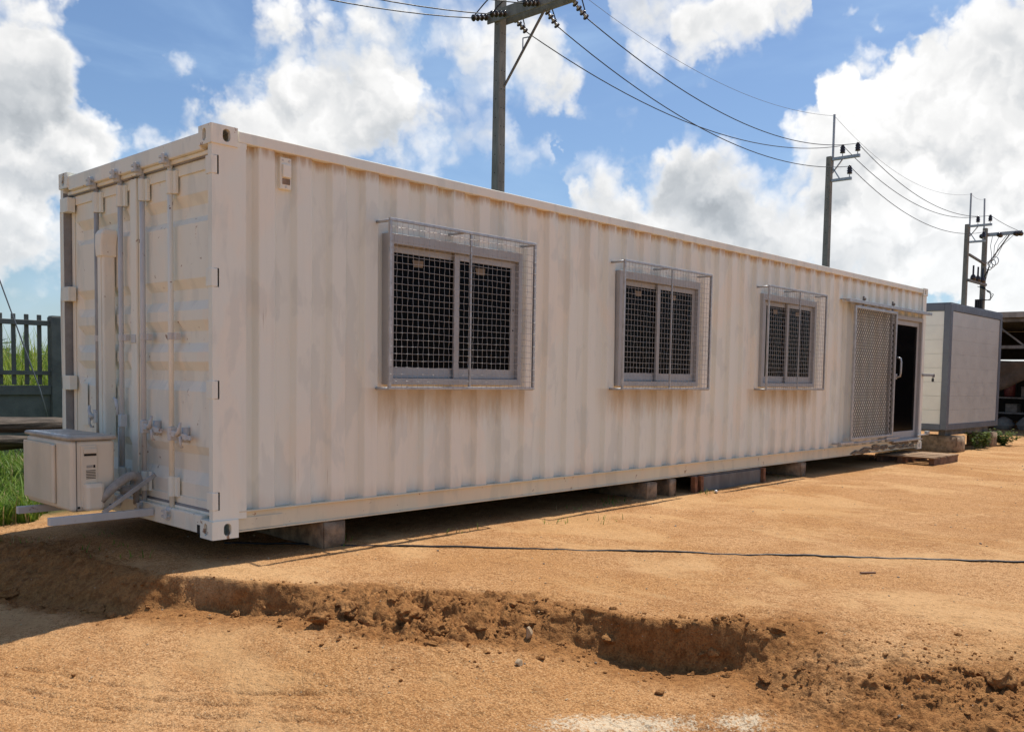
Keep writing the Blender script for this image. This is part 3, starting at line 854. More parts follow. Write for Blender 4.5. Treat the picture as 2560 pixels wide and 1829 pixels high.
        mb = MB().box(BX-.026, BX+.022, y-.024+sgn*.012, y+.024+sgn*.012, hz-.045, hz+.045)
        mb.build('handle_hub', M_FIT, bar, bevel=0.004)
        if i != 2:
            ln = .30 if i < 2 else .14
            mb = MB().bar((BX-.014, y+sgn*.03, hz+.004), (BX-.014, y+sgn*ln*.82, hz-.012), .014, .040).bar((BX-.014, y+sgn*ln*.82, hz-.012), (BX-.014, y+sgn*ln, hz-.014), .014, .030)
            mb.build('handle', M_FIT, bar, bevel=0.004)
            hy = y+sgn*ln*.56
            mb = MB().tube([(BX-.026, hy-sgn*.05, hz-.002), (BX-.034, hy-sgn*.005, hz+.016), (BX-.034, hy+sgn*.012, hz+.045), (BX-.028, hy+sgn*.016, hz+.085)], [.016, .015, .013, .008], 8)
            mb.tube([(BX-.030, hy+sgn*.014, hz-.01), (BX-.030, hy+sgn*.02, hz-.055), (BX-.020, hy+sgn*.012, hz-.082), (BX-.008, hy-sgn*.002, hz-.080)], .009, 8)
            mb.box(BX-.004, DX-.001, hy-.016, hy+.016, hz-.05, hz+.05)
            mb.build('handle_catch', M_FIT, bar, smooth=True)
        else:
            mb = MB().tube([(BX-.02, y+.09, hz+.16), (BX-.022, y+.05, hz+.15), (BX-.024, y+.03, hz+.11), (BX-.022, y+.022, hz+.04)], [.010, .013, .013, .011], 8)
            mb.build('handle', M_FIT, bar, smooth=True)
            MB().box(BX-.016, BX-.004, y+.022, y+.042, .30, hz-.05).build('handle_lever', M_FIT, bar, bevel=.003)
    # painted-over cable duct on the left door
    y = 1.60
    mb = MB().box(-.030, DX-.013, y-.042, y+.048, .55, 1.90)
    duct = mb.build('cable_duct', M_DOOR, root, bevel=0.012)
    MB().box(-.036, -.0302, y-.010, y+.046, .55, 1.90).build('duct_lid', M_DOOR, duct, bevel=0.004)
    mb = MB()
    ring = [(y-.050, y+.056, 1.885, -.046), (y-.052, y+.060, 1.97, -.050), (y-.064, y+.064, 2.05, -.046), (y-.062, y+.050, 2.085, -.030)]
    for (a, b, z, xx) in ring: mb.v += [(xx, a, z), (xx, b, z), (DX-.002, b, z), (DX-.002, a, z)]
    for i in range(len(ring)-1):
        for j in range(4): mb.f.append((i*4+j, i*4+(j+1) % 4, i*4+4+(j+1) % 4, i*4+4+j))
    mb.f += [(3, 2, 1, 0), (12, 13, 14, 15)]
    mb.build('duct_cap', M_DOOR, duct, bevel=0.012)
    # marking plate on left door
    MB().box(DX-.0145, DX-.0122, 2.09, 2.20, .62, .95).build('marking_plate', M_PAINT, root, bevel=.001)
    for ys, y in ((1, 0.0), (-1, W)):
        MB().box(.171, .236, min(y+ys*.003, y+ys*.06), max(y+ys*.003, y+ys*.06), 2.4735, 2.5075).build('gusset', M_PAINT, root)
    # ---- vent cover
    vx0, vx1, vz0, vz1 = .488, .572, 2.275, 2.482
    v = MB().box(vx0, vx1, .026, .075, vz0, vz1).build('vent_cover', M_PAINT, root, bevel=.006)
    MB().box(vx0+.012, vx1-.010, 0.008, 0.0255, vz0+.075, vz1-.045).build('vent_hood', M_PAINT, v, bevel=.006)
    for k in range(7):
        MB().box(vx0+.016+k*.0085, vx0+.0195+k*.0085, 0.0225, 0.0258, vz0+.032, vz0+.070).build('vent_slot', M_RUST, v)
    for (sx, sz) in ((vx0+.018, vz1-.020), (vx1-.018, vz1-.020), ((vx0+vx1)/2, vz0+.016)):
        MB().lathe((sx, .0258, sz), (0, -1, 0), [(0, .008), (.004, .007)], 8).build('screw', M_FIT, v)
    # ---- windows and their cages
    for k, x in enumerate(WINX):
        build_window(root, x, k)
        build_cage(root, x-.08, k)
    build_entrance(root)
    # dried mortar smeared on the rail below the door
    mb = MB(); rr = random.Random(5)
    for i in range(70):
        x = rr.uniform(9.6, 12.05); z = .05+rr.uniform(0, .10)*min(1, (x-9.2)/1.5); s = rr.uniform(.03, .09)
        mb.tube([(x-s*1.6, .016, z), (x, .012-rr.uniform(0, .012), z+rr.uniform(-.01, .015)), (x+s*1.6, .016, z)], [.004, .012+s*.14, .004], 5)
    mb.build('mortar_smear', M_CONC, root, smooth=True, kind='stuff')
    return root


def rect_frame(mb, x0, x1, z0, z1, y0, y1, t, tb=None, tt=None):
    tb = t if tb is None else tb; tt = t if tt is None else tt
    mb.box(x0, x0+t, y0, y1, z0, z1); mb.box(x1-t, x1, y0, y1, z0, z1)
    mb.box(x0+t, x1-t, y0, y1, z0, z0+tb); mb.box(x0+t, x1-t, y0, y1, z1-tt, z1)


def build_window(root, x, k):
    x1 = x+WW
    mb = MB(); rect_frame(mb, x, x1, WZ0, WZ1, -.030, .075, .045, .05, .075)
    win = mb.build('window', M_ALU, root, bevel=.003)
    xm = x+WW*.5
    # left sash behind, right sash in front
    a = x+.047+(0.10 if k == 2 else (.06 if k == 1 else 0.0))
    mb = MB(); rect_frame(mb, a, xm+.03, WZ0+.052, WZ1-.077, .035, .055, .045, .075, .05)
    s1 = mb.build('sash', M_ALU, win, bevel=.002)
    MB().box(a+.046, xm+.03-.046, .043, .048, WZ0+.128, WZ1-.128).build('pane', M_GLASS, s1)
    mb = MB(); rect_frame(mb, xm-.03, x1-.047, WZ0+.052, WZ1-.077, .006, .026, .050, .075, .05)
    s2 = mb.build('sash', M_ALU, win, bevel=.002)
    MB().box(xm+.021, x1-.098, .014, .019, WZ0+.128, WZ1-.128).build('pane', M_GLASS, s2)
    for sx, yy in ((a+.28, .0425), (xm+.25, .0135)):
        MB().add([(sx-.055, yy, WZ1-.165), (sx+.055, yy, WZ1-.163), (sx+.048, yy, WZ1-.215), (sx-.040, yy, WZ1-.217), (sx-.055, yy+.001, WZ1-.165), (sx+.055, yy+.001, WZ1-.163), (sx+.048, yy+.001, WZ1-.215), (sx-.040, yy+.001, WZ1-.217)],
                 [(3, 2, 1, 0), (4, 5, 6, 7), (0, 1, 5, 4), (1, 2, 6, 5), (2, 3, 7, 6), (3, 0, 4, 7)]).build('paper_label', M_TAPE, s1 if yy > .02 else s2)
    for zz in (1.45, 1.62):
        MB().lathe((x1-.072, .0058, zz), (0, -1, 0), [(0, .007), (.003, .006)], 8).build('screw_hole', M_DARK, s2)
    # black sheet standing in for the unlit room behind the panes
    MB().box(x+.05, x1-.05, .080, .090, WZ0+.05, WZ1-.08).build('dark_room_sheet', M_DARK, win)
    return win


def build_cage(root, x0, k):
    x1 = x0+1.50; z0, z1 = .968, 2.168; y = -.145
    rr = random.Random(20+k)
    mb = MB()
    for (a, b) in (((x0-.011, y, z1), (x1+.011, y, z1)), ((x0-.011, y, z0), (x1+.011, y, z0)), ((x0, y, z0+.0112), (x0, y, z1-.0112)), ((x1, y, z0+.0112), (x1, y, z1-.0112))): mb.bar(a, b, .022, .022)
    cage = mb.build('window_cage', M_GALV, root, bevel=.003)
    MB().bar((x0+.78, y+.002, z0+.0113), (x0+.78, y+.002, z1-.0113), .016, .016).build('cage_post', M_GALV, cage, bevel=.002)
    for xx in (x0, x1, x0+.70):
        for zz in (z0, z1):
            MB().tube([(xx, y, zz-.006), (xx, .030, zz-.006)], .011, 8).build('cage_strut', M_GALV, cage, smooth=True)
    mb = MB(); n = 30; m = 24
    for i in range(1, n):
        x = x0+1.5*i/n; ph = rr.uniform(0, 6); amp = .0012
        mb.tube([(x+amp*math.sin(ph+j*1.6)+.001*rr.uniform(-1, 1), y-.0135+.0022*(1 if (i+j) % 2 else -1), z0+(z1-z0)*j/m) for j in range(m+1)], .0017, 4, False)
    for j in range(1, m):
        z = z0+(z1-z0)*j/m; ph = rr.uniform(0, 6)
        mb.tube([(x0+1.5*i/n, y-.0135-.0022*(1 if (i+j) % 2 else -1), z+.0022*math.sin(ph+i*.4)+.001*rr.uniform(-1, 1)) for i in range(n+1)], .0017, 4, False)
    # returns along the far flank and wire ends bent round the posts
    for j in range(0, m+1):
        z = z0+(z1-z0)*j/m
        mb.tube([(x1-.012, y-.012, z), (x1+.014, y-.010, z), (x1+.016, y+.012, z+.003)], .003, 4)
    mb.build('wire_mesh', M_WIRE, cage, kind='stuff')


def build_entrance(root):
    # glazed sliding door behind
    X0, X1 = DOORX
    mb = MB(); rect_frame(mb, X0, X1, DZ0, DZ1, -.018, .10, .05, .03, .06)
    fr = mb.build('door_frame', M_ALU, root, bevel=.003)
    for (a, b, yy) in ((X0+.052, X1-.052, .025),):
        mb = MB(); rect_frame(mb, a, b, DZ0+.032, DZ1-.062, yy, yy+.028, .075, .11, .075)
        leaf = mb.build('glass_door', M_ALU, fr, bevel=.003)
        MB().box(a+.077, b-.077, yy+.010, yy+.016, DZ0+.144, DZ1-.139).build('pane', M_GLASS, leaf)
    MB().box(X0+.05, X1-.05, .104, .112, DZ0+.03, DZ1-.06).build('dark_doorway_sheet', M_DARK, fr)  # black sheet standing in for the darkness inside the doorway
    MB().box(10.9, 12.10, -.055, -.0185, DZ0-.012, DZ0+.012).build('threshold', M_GALV, root, bevel=.003)
    # sliding security gate of expanded mesh
    gx0, gx1, gz0, gz1, gy = 9.22, 10.71, .262, 2.125, -.100
    mb = MB(); rect_frame(mb, gx0, gx1, gz0, gz1, gy-.016, gy+.016, .042, .035, .042)
    gate = mb.build('security_gate', M_GALV, root, bevel=.006)
    mb = MB(); pw, ph = .066, .078
    def seg(a, b):
        mb.bar(a, b, .0075, .0055, up=(0, 1, 0))
    nx = int((gx1-gx0-.08)/pw); nz = int((gz1-gz0-.08)/ph)
    ox, oz = gx0+.042, gz0+.036; sx = (gx1-gx0-.084)/nx; sz = (gz1-gz0-.078)/nz
    for i in range(nx):
        for j in range(nz):
            cx, cz = ox+(i+.5)*sx, oz+(j+.5)*sz
            L_, R_, U, D_ = (cx-sx*.5, gy, cz), (cx+sx*.5, gy, cz), (cx, gy, cz+sz*.5), (cx, gy, cz-sz*.5)
            seg(L_, U); seg(U, R_); seg(R_, D_); seg(D_, L_)
    mb.build('expanded_mesh', M_GATEW, gate, kind='stuff')
    # handle
    MB().tube([(gx1+.02, gy-.020, 1.145), (gx1+.02, gy-.075, 1.165), (gx1+.02, gy-.085, 1.22), (gx1+.02, gy-.085, 1.38), (gx1+.02, gy-.075, 1.43), (gx1+.02, gy-.020, 1.45)], .014, 10).build('gate_handle', M_GALV, gate, smooth=True)
    MB().box(gx1-.006, gx1+.045, gy-.024, gy+.010, 1.12, 1.20).build('latch_plate', M_GALV, gate, bevel=.004)
    # head track, hangers
    tr = MB().box(8.98, 12.10, -.128, -.078, 2.152, 2.196).box(8.98, 12.10, -.0775, .012, 2.186, 2.196).build('head_track', M_GALV, root, bevel=.003)
    for hx in (9.49, 10.53):
        MB().box(hx-.022, hx+.022, -.112, -.094, 2.118, 2.262).build('hanger', M_STEEL, gate, bevel=.003)
        MB().lathe((hx, -.13, 2.225), (0, 1, 0), [(0, .022), (.03, .022)], 12).build('hanger_wheel', M_STEEL, gate, smooth=True)
    # foot brackets
    for (a, b, z, yy) in ((8.88, 9.30, .222, -.10), (9.12, 9.55, .206, -.06), (10.45, 10.95, .230, -.10)):
        MB().box(a, b, yy-.025, yy+.025, z-.012, z+.022).box(a, a+.03, yy+.0255, .012, z-.012, z+.010).build('foot_guide', M_GALV, root, bevel=.004)
    MB().tube([(9.3, -.10, .215), (10.6, -.10, .226)], .012, 8).build('foot_rail', M_GALV, root, smooth=True)
    # end stop and drop bolt beyond the corner
    MB().box(11.86, 12.34, -.075, -.040, .222, .240).box(12.24, 12.34, -.085, -.030, .2405, .285).build('end_stop', M_GALV, root, bevel=.003)
    MB().box(12.10, 12.60, -.022, -.006, 1.180, 1.222).build('bolt_bar', M_GALV, root, bevel=.003)
    MB().lathe((12.585, -.03, 1.195), (0, 1, 0), [(0, .03), (.03, .03)], 12).build('bolt_eye', M_STEEL, root)


build_container()

pl = empty('padlock', (12.57, -.014, 1.10), 'small black padlock hanging from the bolt bar beside the door', 'padlock')
MB().box(12.545, 12.60, -.026, -.002, 1.095, 1.150).build('lock_body', M_BLACK, pl, bevel=.004)
MB().tube([(12.555, -.014, 1.150), (12.557, -.014, 1.178), (12.572, -.014, 1.190), (12.588, -.014, 1.178), (12.590, -.014, 1.150)], .005, 8).build('shackle', M_GALV, pl, smooth=True)

# ------------------------------------------------------------------ air conditioner and bracket
br = empty('ac_bracket', (0, 1.2, .08), 'white welded steel bracket carrying the air conditioner', 'bracket')
for yy, xe, z in ((.845, -.665, .088), (1.56, -.62, .078)):
    MB().box(xe, -.002, yy-.022, yy+.022, z-.026, z+.024).build('arm', M_FIT, br, bevel=.003)
MB().bar((-.33, .845, .112), (.02, .845, .345), .030, .010, up=(0, 1, 0)).build('diagonal_brace', M_GALV, br, bevel=.002)
MB().bar((-.33, 1.56, .104), (.02, 1.56, .335), .030, .010, up=(0, 1, 0)).build('diagonal_brace', M_GALV, br, bevel=.002)

ac = empty('air_conditioner', (-.35, 1.33, .115), 'beige outdoor air conditioner unit on the bracket at the container doors', 'air conditioner')
X0, X1, Y0, Y1, Z0, Z1 = -.500, -.215, .925, 1.735, .118, .590
MB().box(X0, X1, Y0, Y1, Z0, Z1).build('casing', M_AC, ac, bevel=.028, seg=4)
MB().box(X0-.010, X1+.010, Y0-.010, Y1+.010, Z1+.002, Z1+.030).build('top_panel', M_ACTOP, ac, bevel=.012, seg=3)
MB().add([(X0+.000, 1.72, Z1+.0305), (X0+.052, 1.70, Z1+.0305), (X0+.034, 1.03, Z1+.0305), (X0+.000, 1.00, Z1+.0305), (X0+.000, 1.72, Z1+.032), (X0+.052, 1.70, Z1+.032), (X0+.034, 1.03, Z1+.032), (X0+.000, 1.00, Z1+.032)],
         [(0, 1, 2, 3), (7, 6, 5, 4), (0, 4, 5, 1), (1, 5, 6, 2), (2, 6, 7, 3), (3, 7, 4, 0)]).build('painted_glare_strip', M_WHITE, ac)  # thin white plate painting the bright strip of light on the top
MB().box(X0-.022, X0-.001, 1.17, 1.73, Z0+.035, Z1-.035).build('fan_cover', M_AC, ac, bevel=.012, seg=3)
mb = MB()
for k in range(34):
    z = Z0+.055+k*.0115
    mb.box(X0-.0245, X0-.0225, 1.21, 1.70, z, z+.005)
mb.build('cover_louvres', M_AC, ac)
MB().box(X0+.034, X0+.037, Y0-.003, Y0+.002, Z0+.006, Z1-.002).build('casing_seam', M_DARK, ac)
# side service cover with grip, slots and valve hood
MB().box(X0+.062, X0+.165, Y0-.010, Y0+.003, Z0+.030, Z1-.030).build('service_cover', M_AC, ac, bevel=.006)
MB().box(X0+.078, X0+.160, Y0-.022, Y0-.0102, Z1-.085, Z1-.048).build('grip', M_AC, ac, bevel=.009)
MB().box(X0+.080, X0+.158, Y0-.0125, Y0-.0102, Z1-.100, Z1-.086).build('grip_recess', M_DARK, ac)
for k in range(6):
    MB().box(X0+.092, X0+.152, Y0-.0118, Y0-.0102, Z0+.220+k*.0105, Z0+.2245+k*.0105).build('vent_slot', M_DARK, ac)
MB().box(X0+.095, X0+.134, Y0-.0115, Y0-.0102, Z0+.292, Z0+.310).build('rating_label', M_ACTOP, ac)
MB().box(X0+.138, X0+.150, Y0-.0118, Y0-.0102, Z0+.292, Z0+.311).build('label_mark', M_DARK, ac)
mb = MB()
hood = [(X0+.070, Y0-.006), (X0+.078, Y0-.052), (X0+.095, Y0-.066), (X0+.170, Y0-.066), (X0+.192, Y0-.052), (X0+.198, Y0-.004)]
n = len(hood)
for z, s in ((Z0+.012, .86), (Z0+.030, 1.0), (Z0+.165, 1.0), (Z0+.190, .84)):
    for (x, y) in hood: mb.v.append((X0+.134+(x-X0-.134)*(s*.5+.5), Y0+(y-Y0)*s, z))
for i in range(3):
    for j in range(n-1): mb.f.append((i*n+j, i*n+j+1, i*n+n+j+1, i*n+n+j))
mb.f += [tuple(range(n))[::-1], tuple(3*n+j for j in range(n))]
mb.build('valve_hood', M_AC, ac, bevel=.006)
for (x, z) in ((X0+.048, Z0+.030), (X0+.250, Z0+.032)):
    MB().box(x-.007, x+.007, Y0-.004, Y0+.001, z-.007, z+.007).build('foot_clip', M_DARK, ac)
MB().tube([(X0+.170, Y0-.040, Z0+.070), (X0+.215, Y0-.050, Z0+.125), (X0+.275, Y0-.048, Z0+.175), (X0+.335, Y0-.035, Z0+.210), (X0+.390, Y0-.010, Z0+.222), (X0+.435, Y0+.015, Z0+.205), (X0+.452, Y0+.03, Z0+.165), (X0+.432, Y0+.035, Z0+.128), (X0+.385, Y0+.04, Z0+.118), (X0+.34, Y0+.05, Z0+.122)],
          [.027, .030, .031, .031, .031, .031, .031, .031, .030, .028], 12).build('pipe_lagging', M_HOSE, ac, smooth=True)
MB().tube([(-.02, 1.06, .34), (-.02, 1.06, .24), (-.02, 1.06, .12)], [.030, .022, .020], 10).build('drain_pipe', M_HOSE, ac, smooth=True)

# ------------------------------------------------------------------ supports below the container


def rough_block(name, x0, x1, y0, y1, z0, z1, mat, label, seed=0, cat='block', group=None, lean=0.0):
    rr = random.Random(seed)
    bm = bmesh.new(); bmesh.ops.create_cube(bm, size=1.0)
    bmesh.ops.bevel(bm, geom=bm.edges[:], offset=.045, segments=2, affect='EDGES')
    bmesh.ops.subdivide_edges(bm, edges=bm.edges[:], cuts=2, use_grid_fill=True)
    me = bpy.data.meshes.new(name)
    c = Vector(((x0+x1)/2, (y0+y1)/2, z0))
    sx, sy, sz = x1-x0, y1-y0, z1-z0
    m = min(sx, sy, sz)
    for v in bm.verts:
        # keep the rounded edges of real size on long blocks
        p = v.co
        q = []
        for k, s in ((0, sx), (1, sy), (2, sz)):
            a = abs(p[k]); e = 0.5-a
            q.append(math.copysign(s/2-e*(m if e < .06 else s), p[k]) if a > .44 else p[k]*s)
        n = math.sin(p.x*9+seed)*math.cos(p.y*8+seed*2)*.006+rr.uniform(-1, 1)*.003
        v.co = (q[0]+n, q[1]+n*.8, q[2]+sz/2+n*.5)
    bm.to_mesh(me); bm.free(); me.shade_smooth(); me.materials.append(mat)
    o = bpy.data.objects.new(name, me); link(o); o.location = c; o.rotation_euler = (0, 0, lean)
    tag(o, label, cat, group)
    return o


g = gz(.95, .1)
SUPG = 'concrete supports under the container'
rough_block('concrete_block', .815, 1.00, .005, 1.0, -.180, .028, M_BLOCK, 'rusty-edged concrete block under the container nearest its front corner', 1, group=SUPG)
rough_block('concrete_block', 4.59, 4.78, -.020, .75, -.185, .012, M_BLOCK, 'pale broken concrete block, left one of the pair under the container', 2, group=SUPG)
rough_block('concrete_block', 4.99, 5.12, -.020, .60, -.185, .020, M_BLOCK, 'small pale concrete block, right one of the pair under the container', 3, group=SUPG)
rough_block('concrete_block', 7.91, 8.06, -.030, .70, -.185, .026, M_BLOCK, 'chipped concrete block under the container right of the grey steel beam', 4, group=SUPG)
bm_ = empty('steel_beam', (6.2, .1, -.17), 'dark grey steel beam with rusty ends lying under the container', 'beam')
MB().box(5.62, 6.92, -.010, .012, -.175, .004).build('web', M_STEEL, bm_, bevel=.003)
MB().box(5.45, 6.99, .013, .16, -.190, -.165).box(5.45, 6.99, .013, .16, .005, .022).build('flange', M_STEEL, bm_, bevel=.003)
for xx in (5.44, 5.56, 6.93):
    MB().box(xx, xx+.055, -.045, .010 if xx > 5.5 else .0125, -.185, .018).build('rusty_end_plate', M_RUST, bm_, bevel=.004)

# timber pallet by the door
pa = empty('wooden_pallet', (11.2, -.35, -.16), 'low brown wooden pallet lying on the soil below the doorway', 'pallet')
for k, xx in enumerate((10.92, 11.22, 11.52)):
    MB().box(xx, xx+.20, -.66, .24, -.058, -.036).build('plank', M_PALLET, pa, bevel=.003)
MB().box(11.74, 12.02, -.66, .20, -.058, -.036).build('plank', M_PALLET, pa, bevel=.003)
for yy in (-.655, -.18, .14):
    MB().box(10.95, 12.0, yy, yy+.08, -.160, -.0582).build('runner', M_PALLETD, pa, bevel=.003)

# black cable across the yard
cpts = [(.40, .60), (.86, .16), (1.05, -.10), (1.24, -.32), (1.76, -.91), (2.10, -1.31), (2.36, -1.60), (2.62, -1.95), (2.88, -2.26), (3.17, -2.60), (3.45, -2.91), (3.75, -3.34), (4.02, -3.68), (4.7, -4.5), (5.6, -5.4)]


def spline(pts, n):
    out = []
    P = [np.array(p) for p in pts]; P = [2*P[0]-P[1]]+P+[2*P[-1]-P[-2]]
    for i in range(1, len(P)-2):
        for k in range(n):
            t = k/n; a, b, c, d = P[i-1], P[i], P[i+1], P[i+2]
            out.append(.5*((2*b)+(-a+c)*t+(2*a-5*b+4*c-d)*t*t+(-a+3*b-3*c+d)*t**3))
    out.append(P[-2]); return out


sp = spline(cpts, 10); arr = np.array(sp); zz = ground_height(arr[:, 0], arr[:, 1])
tag(MB().tube([(p[0]+.012*math.sin(i*.37)+.006*math.sin(i*1.1), p[1]+.010*math.sin(i*.29+1), z+.0045+.004*math.sin(i*.23)) for i, (p, z) in enumerate(zip(sp, zz))], .0072, 8).build('power_cable', M_LINE, smooth=True), 'thin black cable running across the sandy yard from under the container', 'cable')

# ------------------------------------------------------------------ prefab cabin
CX0, CX1, CY0, CY1, CZ0, CZ1 = 13.72, 16.74, .12, 2.55, .24, 2.475
cab = empty('prefab_cabin', (15.2, 1.3, -.16), 'white panelled site cabin with blue-grey trim standing on blocks behind the container', 'cabin')
MB().box(CX0+.04, CX1-.04, CY0+.04, CY1-.04, CZ0+.02, CZ1-.02).build('core', M_CABIN_SHADED, cab)
for (x, y) in ((CX0, CY0), (CX1-.12, CY0), (CX0, CY1-.12), (CX1-.12, CY1-.12)):
    MB().box(x, x+.12, y, y+.12, CZ0, CZ1).build('corner_trim', M_TRIM, cab, bevel=.01)
for (z0, z1) in ((CZ0, CZ0+.10), (CZ1-.12, CZ1)):
    MB().box(CX0+.121, CX1-.121, CY0+.003, CY0+.06, z0, z1).build('edge_trim', M_TRIM, cab, bevel=.004)
    MB().box(CX0+.003, CX0+.06, CY0+.121, CY1-.121, z0, z1).build('edge_trim', M_TRIM, cab, bevel=.004)
MB().box(CX0+.01, CX1-.01, CY0+.01, CY1-.01, CZ1+.001, CZ1+.02).build('roof_panel', M_TRIM, cab)
ph = (CZ1-.125-CZ0-.105)/8
for k in range(8):
    z0 = CZ0+.103+k*ph
    MB().box(CX0+.122, CX1-.122, CY0+.018, CY0+.039, z0, z0+ph-.0012).build('wall_panel', M_CABIN_SHADED, cab, bevel=.001)
    MB().box(CX0+.018, CX0+.039, CY0+.122, CY1-.122, z0, z0+ph-.003).build('wall_panel', M_CABIN, cab, bevel=.003)
for yy in (.22, 2.3):
    MB().box(13.98, 16.45, yy, yy+.12, CZ0-.11, CZ0-.002).build('base_beam', M_STEEL, cab, bevel=.004)
for k, (x0, x1, y0, y1, lab) in enumerate(((13.88, 14.35, -.02, .62, 'square concrete block under the near corner of the cabin'), (16.05, 16.40, .02, .50, 'concrete block half hidden by weeds under the right end of the cabin'), (14.0, 14.4, 1.9, 2.4, 'concrete block in the shade under the far side of the cabin'))):
    rough_block('concrete_block', x0, x1, y0, y1, -.20, CZ0-.112, M_BLOCK, lab, 30+k, group='concrete supports under the cabin')

# ------------------------------------------------------------------ plants


def leaf_strip(mb, tints, base, az, h, lean, width, curl, tint, segs=4):
    k = len(mb.v); d = Vector((math.cos(az), math.sin(az), 0)); s = Vector((-math.sin(az), math.cos(az), 0))
    for i in range(segs+1):
        t = i/segs
        p = Vector(base)+d*(lean*h*t*t)+Vector((0, 0, h*(t-curl*t*t*t)))
        w = width*(1-t**1.6)*.5+.0004
        a = p-s*w; b = p+s*w
        mb.v += [tuple(a), tuple(b)]; tints += [tint, tint]
    for i in range(segs): mb.f.append((k+2*i, k+2*i+1, k+2*i+3, k+2*i+2))


def set_tint(o, tints):
    at = o.data.attributes.new('tint', 'FLOAT', 'POINT'); at.data.foreach_set('value', np.array(tints, dtype=np.float32))


def grass_patch(name, n, fn, mat, hmin, hmax, wid, label=None, seed=1, curl=.35, lean=.5):
    rr = random.Random(seed); mb = MB(); tints = []
    pts = []
    while len(pts) < n:
        q = fn(rr)
        if q: pts.append(q)
    a = np.array([(p[0], p[1]) for p in pts]); zz = ground_height(a[:, 0], a[:, 1])
    for (p, z) in zip(pts, zz):
        s = p[2] if len(p) > 2 else 1.0
        leaf_strip(mb, tints, (p[0], p[1], z-.01), rr.uniform(0, 6.283), rr.uniform(hmin, hmax)*s, rr.uniform(.1, 1)*lean, wid*rr.uniform(.6, 1.3), rr.uniform(0, 1)*curl, rr.random())
    o = mb.build(name, mat, kind='stuff'); set_tint(o, tints)
    if label: tag(o, label, 'grass')
    return o


def f_grass(rr):
    if rr.random() < .62:
        y = 2.75+4.6*rr.random()**1.4; c = .15*(y-3.0)-.15; x = c+rr.gauss(0, .75)
        if x > 1.3+.15*(y-3): return None
    else:
        x = rr.uniform(-5, 8); y = rr.uniform(2.9, 7.3)
    if y < 2.95+.35*math.sin(x*2.1)+.2*math.sin(x*5.3) : return None
    return (x, y, rr.uniform(.6, 1.1))


grass_patch('lawn_grass', 17000, f_grass, M_GRASS, .08, .42, .013, 'rough green grass left of the container before the fence', 3, .5, .9)


def f_crop(rr):
    y = rr.uniform(8.3, 26); c = 1.25+.30*(y-8); x = c+rr.uniform(-1.6, 1.1)*(1+(y-8)*.05)
    if rr.random() < .22: x = rr.uniform(-12, 14)
    return (x, y, .75+.5*rr.random()+.012*(y-8))


grass_patch('tall_field_grass', 15000, f_crop, M_CROP, .85, 1.75, .035, 'tall yellow-green grass in the field behind the fence', 4, .45, .45)


def f_sprig(rr):
    k = rr.choice([(4.0, .02), (3.55, .05), (4.25, .10), (5.55, -.13), (2.9, -.35), (3.25, -.55), (1.1, .10), (-.2, 1.0), (-.05, 1.55), (-.45, 1.75), (7.6, .02), (13.4, .9), (1.9, -.2), (-.3, .55), (-.6, 2.0)])
    return (k[0]+rr.gauss(0, .10), k[1]+rr.gauss(0, .06), rr.uniform(.4, 1.0))


grass_patch('grass_sprigs', 210, f_sprig, M_GRASS, .03, .12, .007, 'thin grass sprigs sprouting along the container edge', 6, .5, 1.0)


def weed(name, x, y, n, h, spread, label, seed):
    rr = random.Random(seed); z = gz(x, y)
    root = empty(name, (x, y, z), label, 'weed', 'weeds beside the cabin')
    stems = MB(); leaves = MB(); tints = []
    for i in range(n):
        a = rr.uniform(0, 6.283); r_ = rr.uniform(.2, 1)*spread; hh = h*rr.uniform(.5, 1.0)
        b = Vector((x+rr.gauss(0, .03), y+rr.gauss(0, .03), z)); t = Vector((x+math.cos(a)*r_, y+math.sin(a)*r_, z+hh)); m = (b+t)/2+Vector((0, 0, hh*.15))
        stems.tube([b, m, t], [.005, .004, .002], 5)
        for q in range(26):
            u = rr.uniform(.15, 1.0); p = b.lerp(t, u)+Vector((rr.gauss(0, .03), rr.gauss(0, .03), rr.gauss(0, .02))); p.z += hh*.15*math.sin(u*3.14)
            leaf_strip(leaves, tints, p, rr.uniform(0, 6.283), rr.uniform(.015, .05), rr.uniform(1.0, 2.6), .055, .7, rr.random()*.85, 3)
    stems.build('stem', M_WEED, root); o = leaves.build('foliage', M_WEED, root); set_tint(o, tints)
    set_tint([c for c in root.children if c.name.startswith('stem')][0], [.2]*len(stems.v))


weed('leafy_weed', 15.05, -.02, 6, .36, .20, 'leafy green weed growing against the near cabin block', 1)
weed('leafy_weed', 15.55, .02, 6, .34, .18, 'leafy weed between the two cabin blocks', 2)
weed('bushy_weed', 16.75, .0, 26, .30, .48, 'wide bushy yellow-green weed right of the cabin blocks', 3)
weed('leafy_weed', 13.35, .9, 10, .34, .30, 'dark weed in the shade between container and cabin', 4)

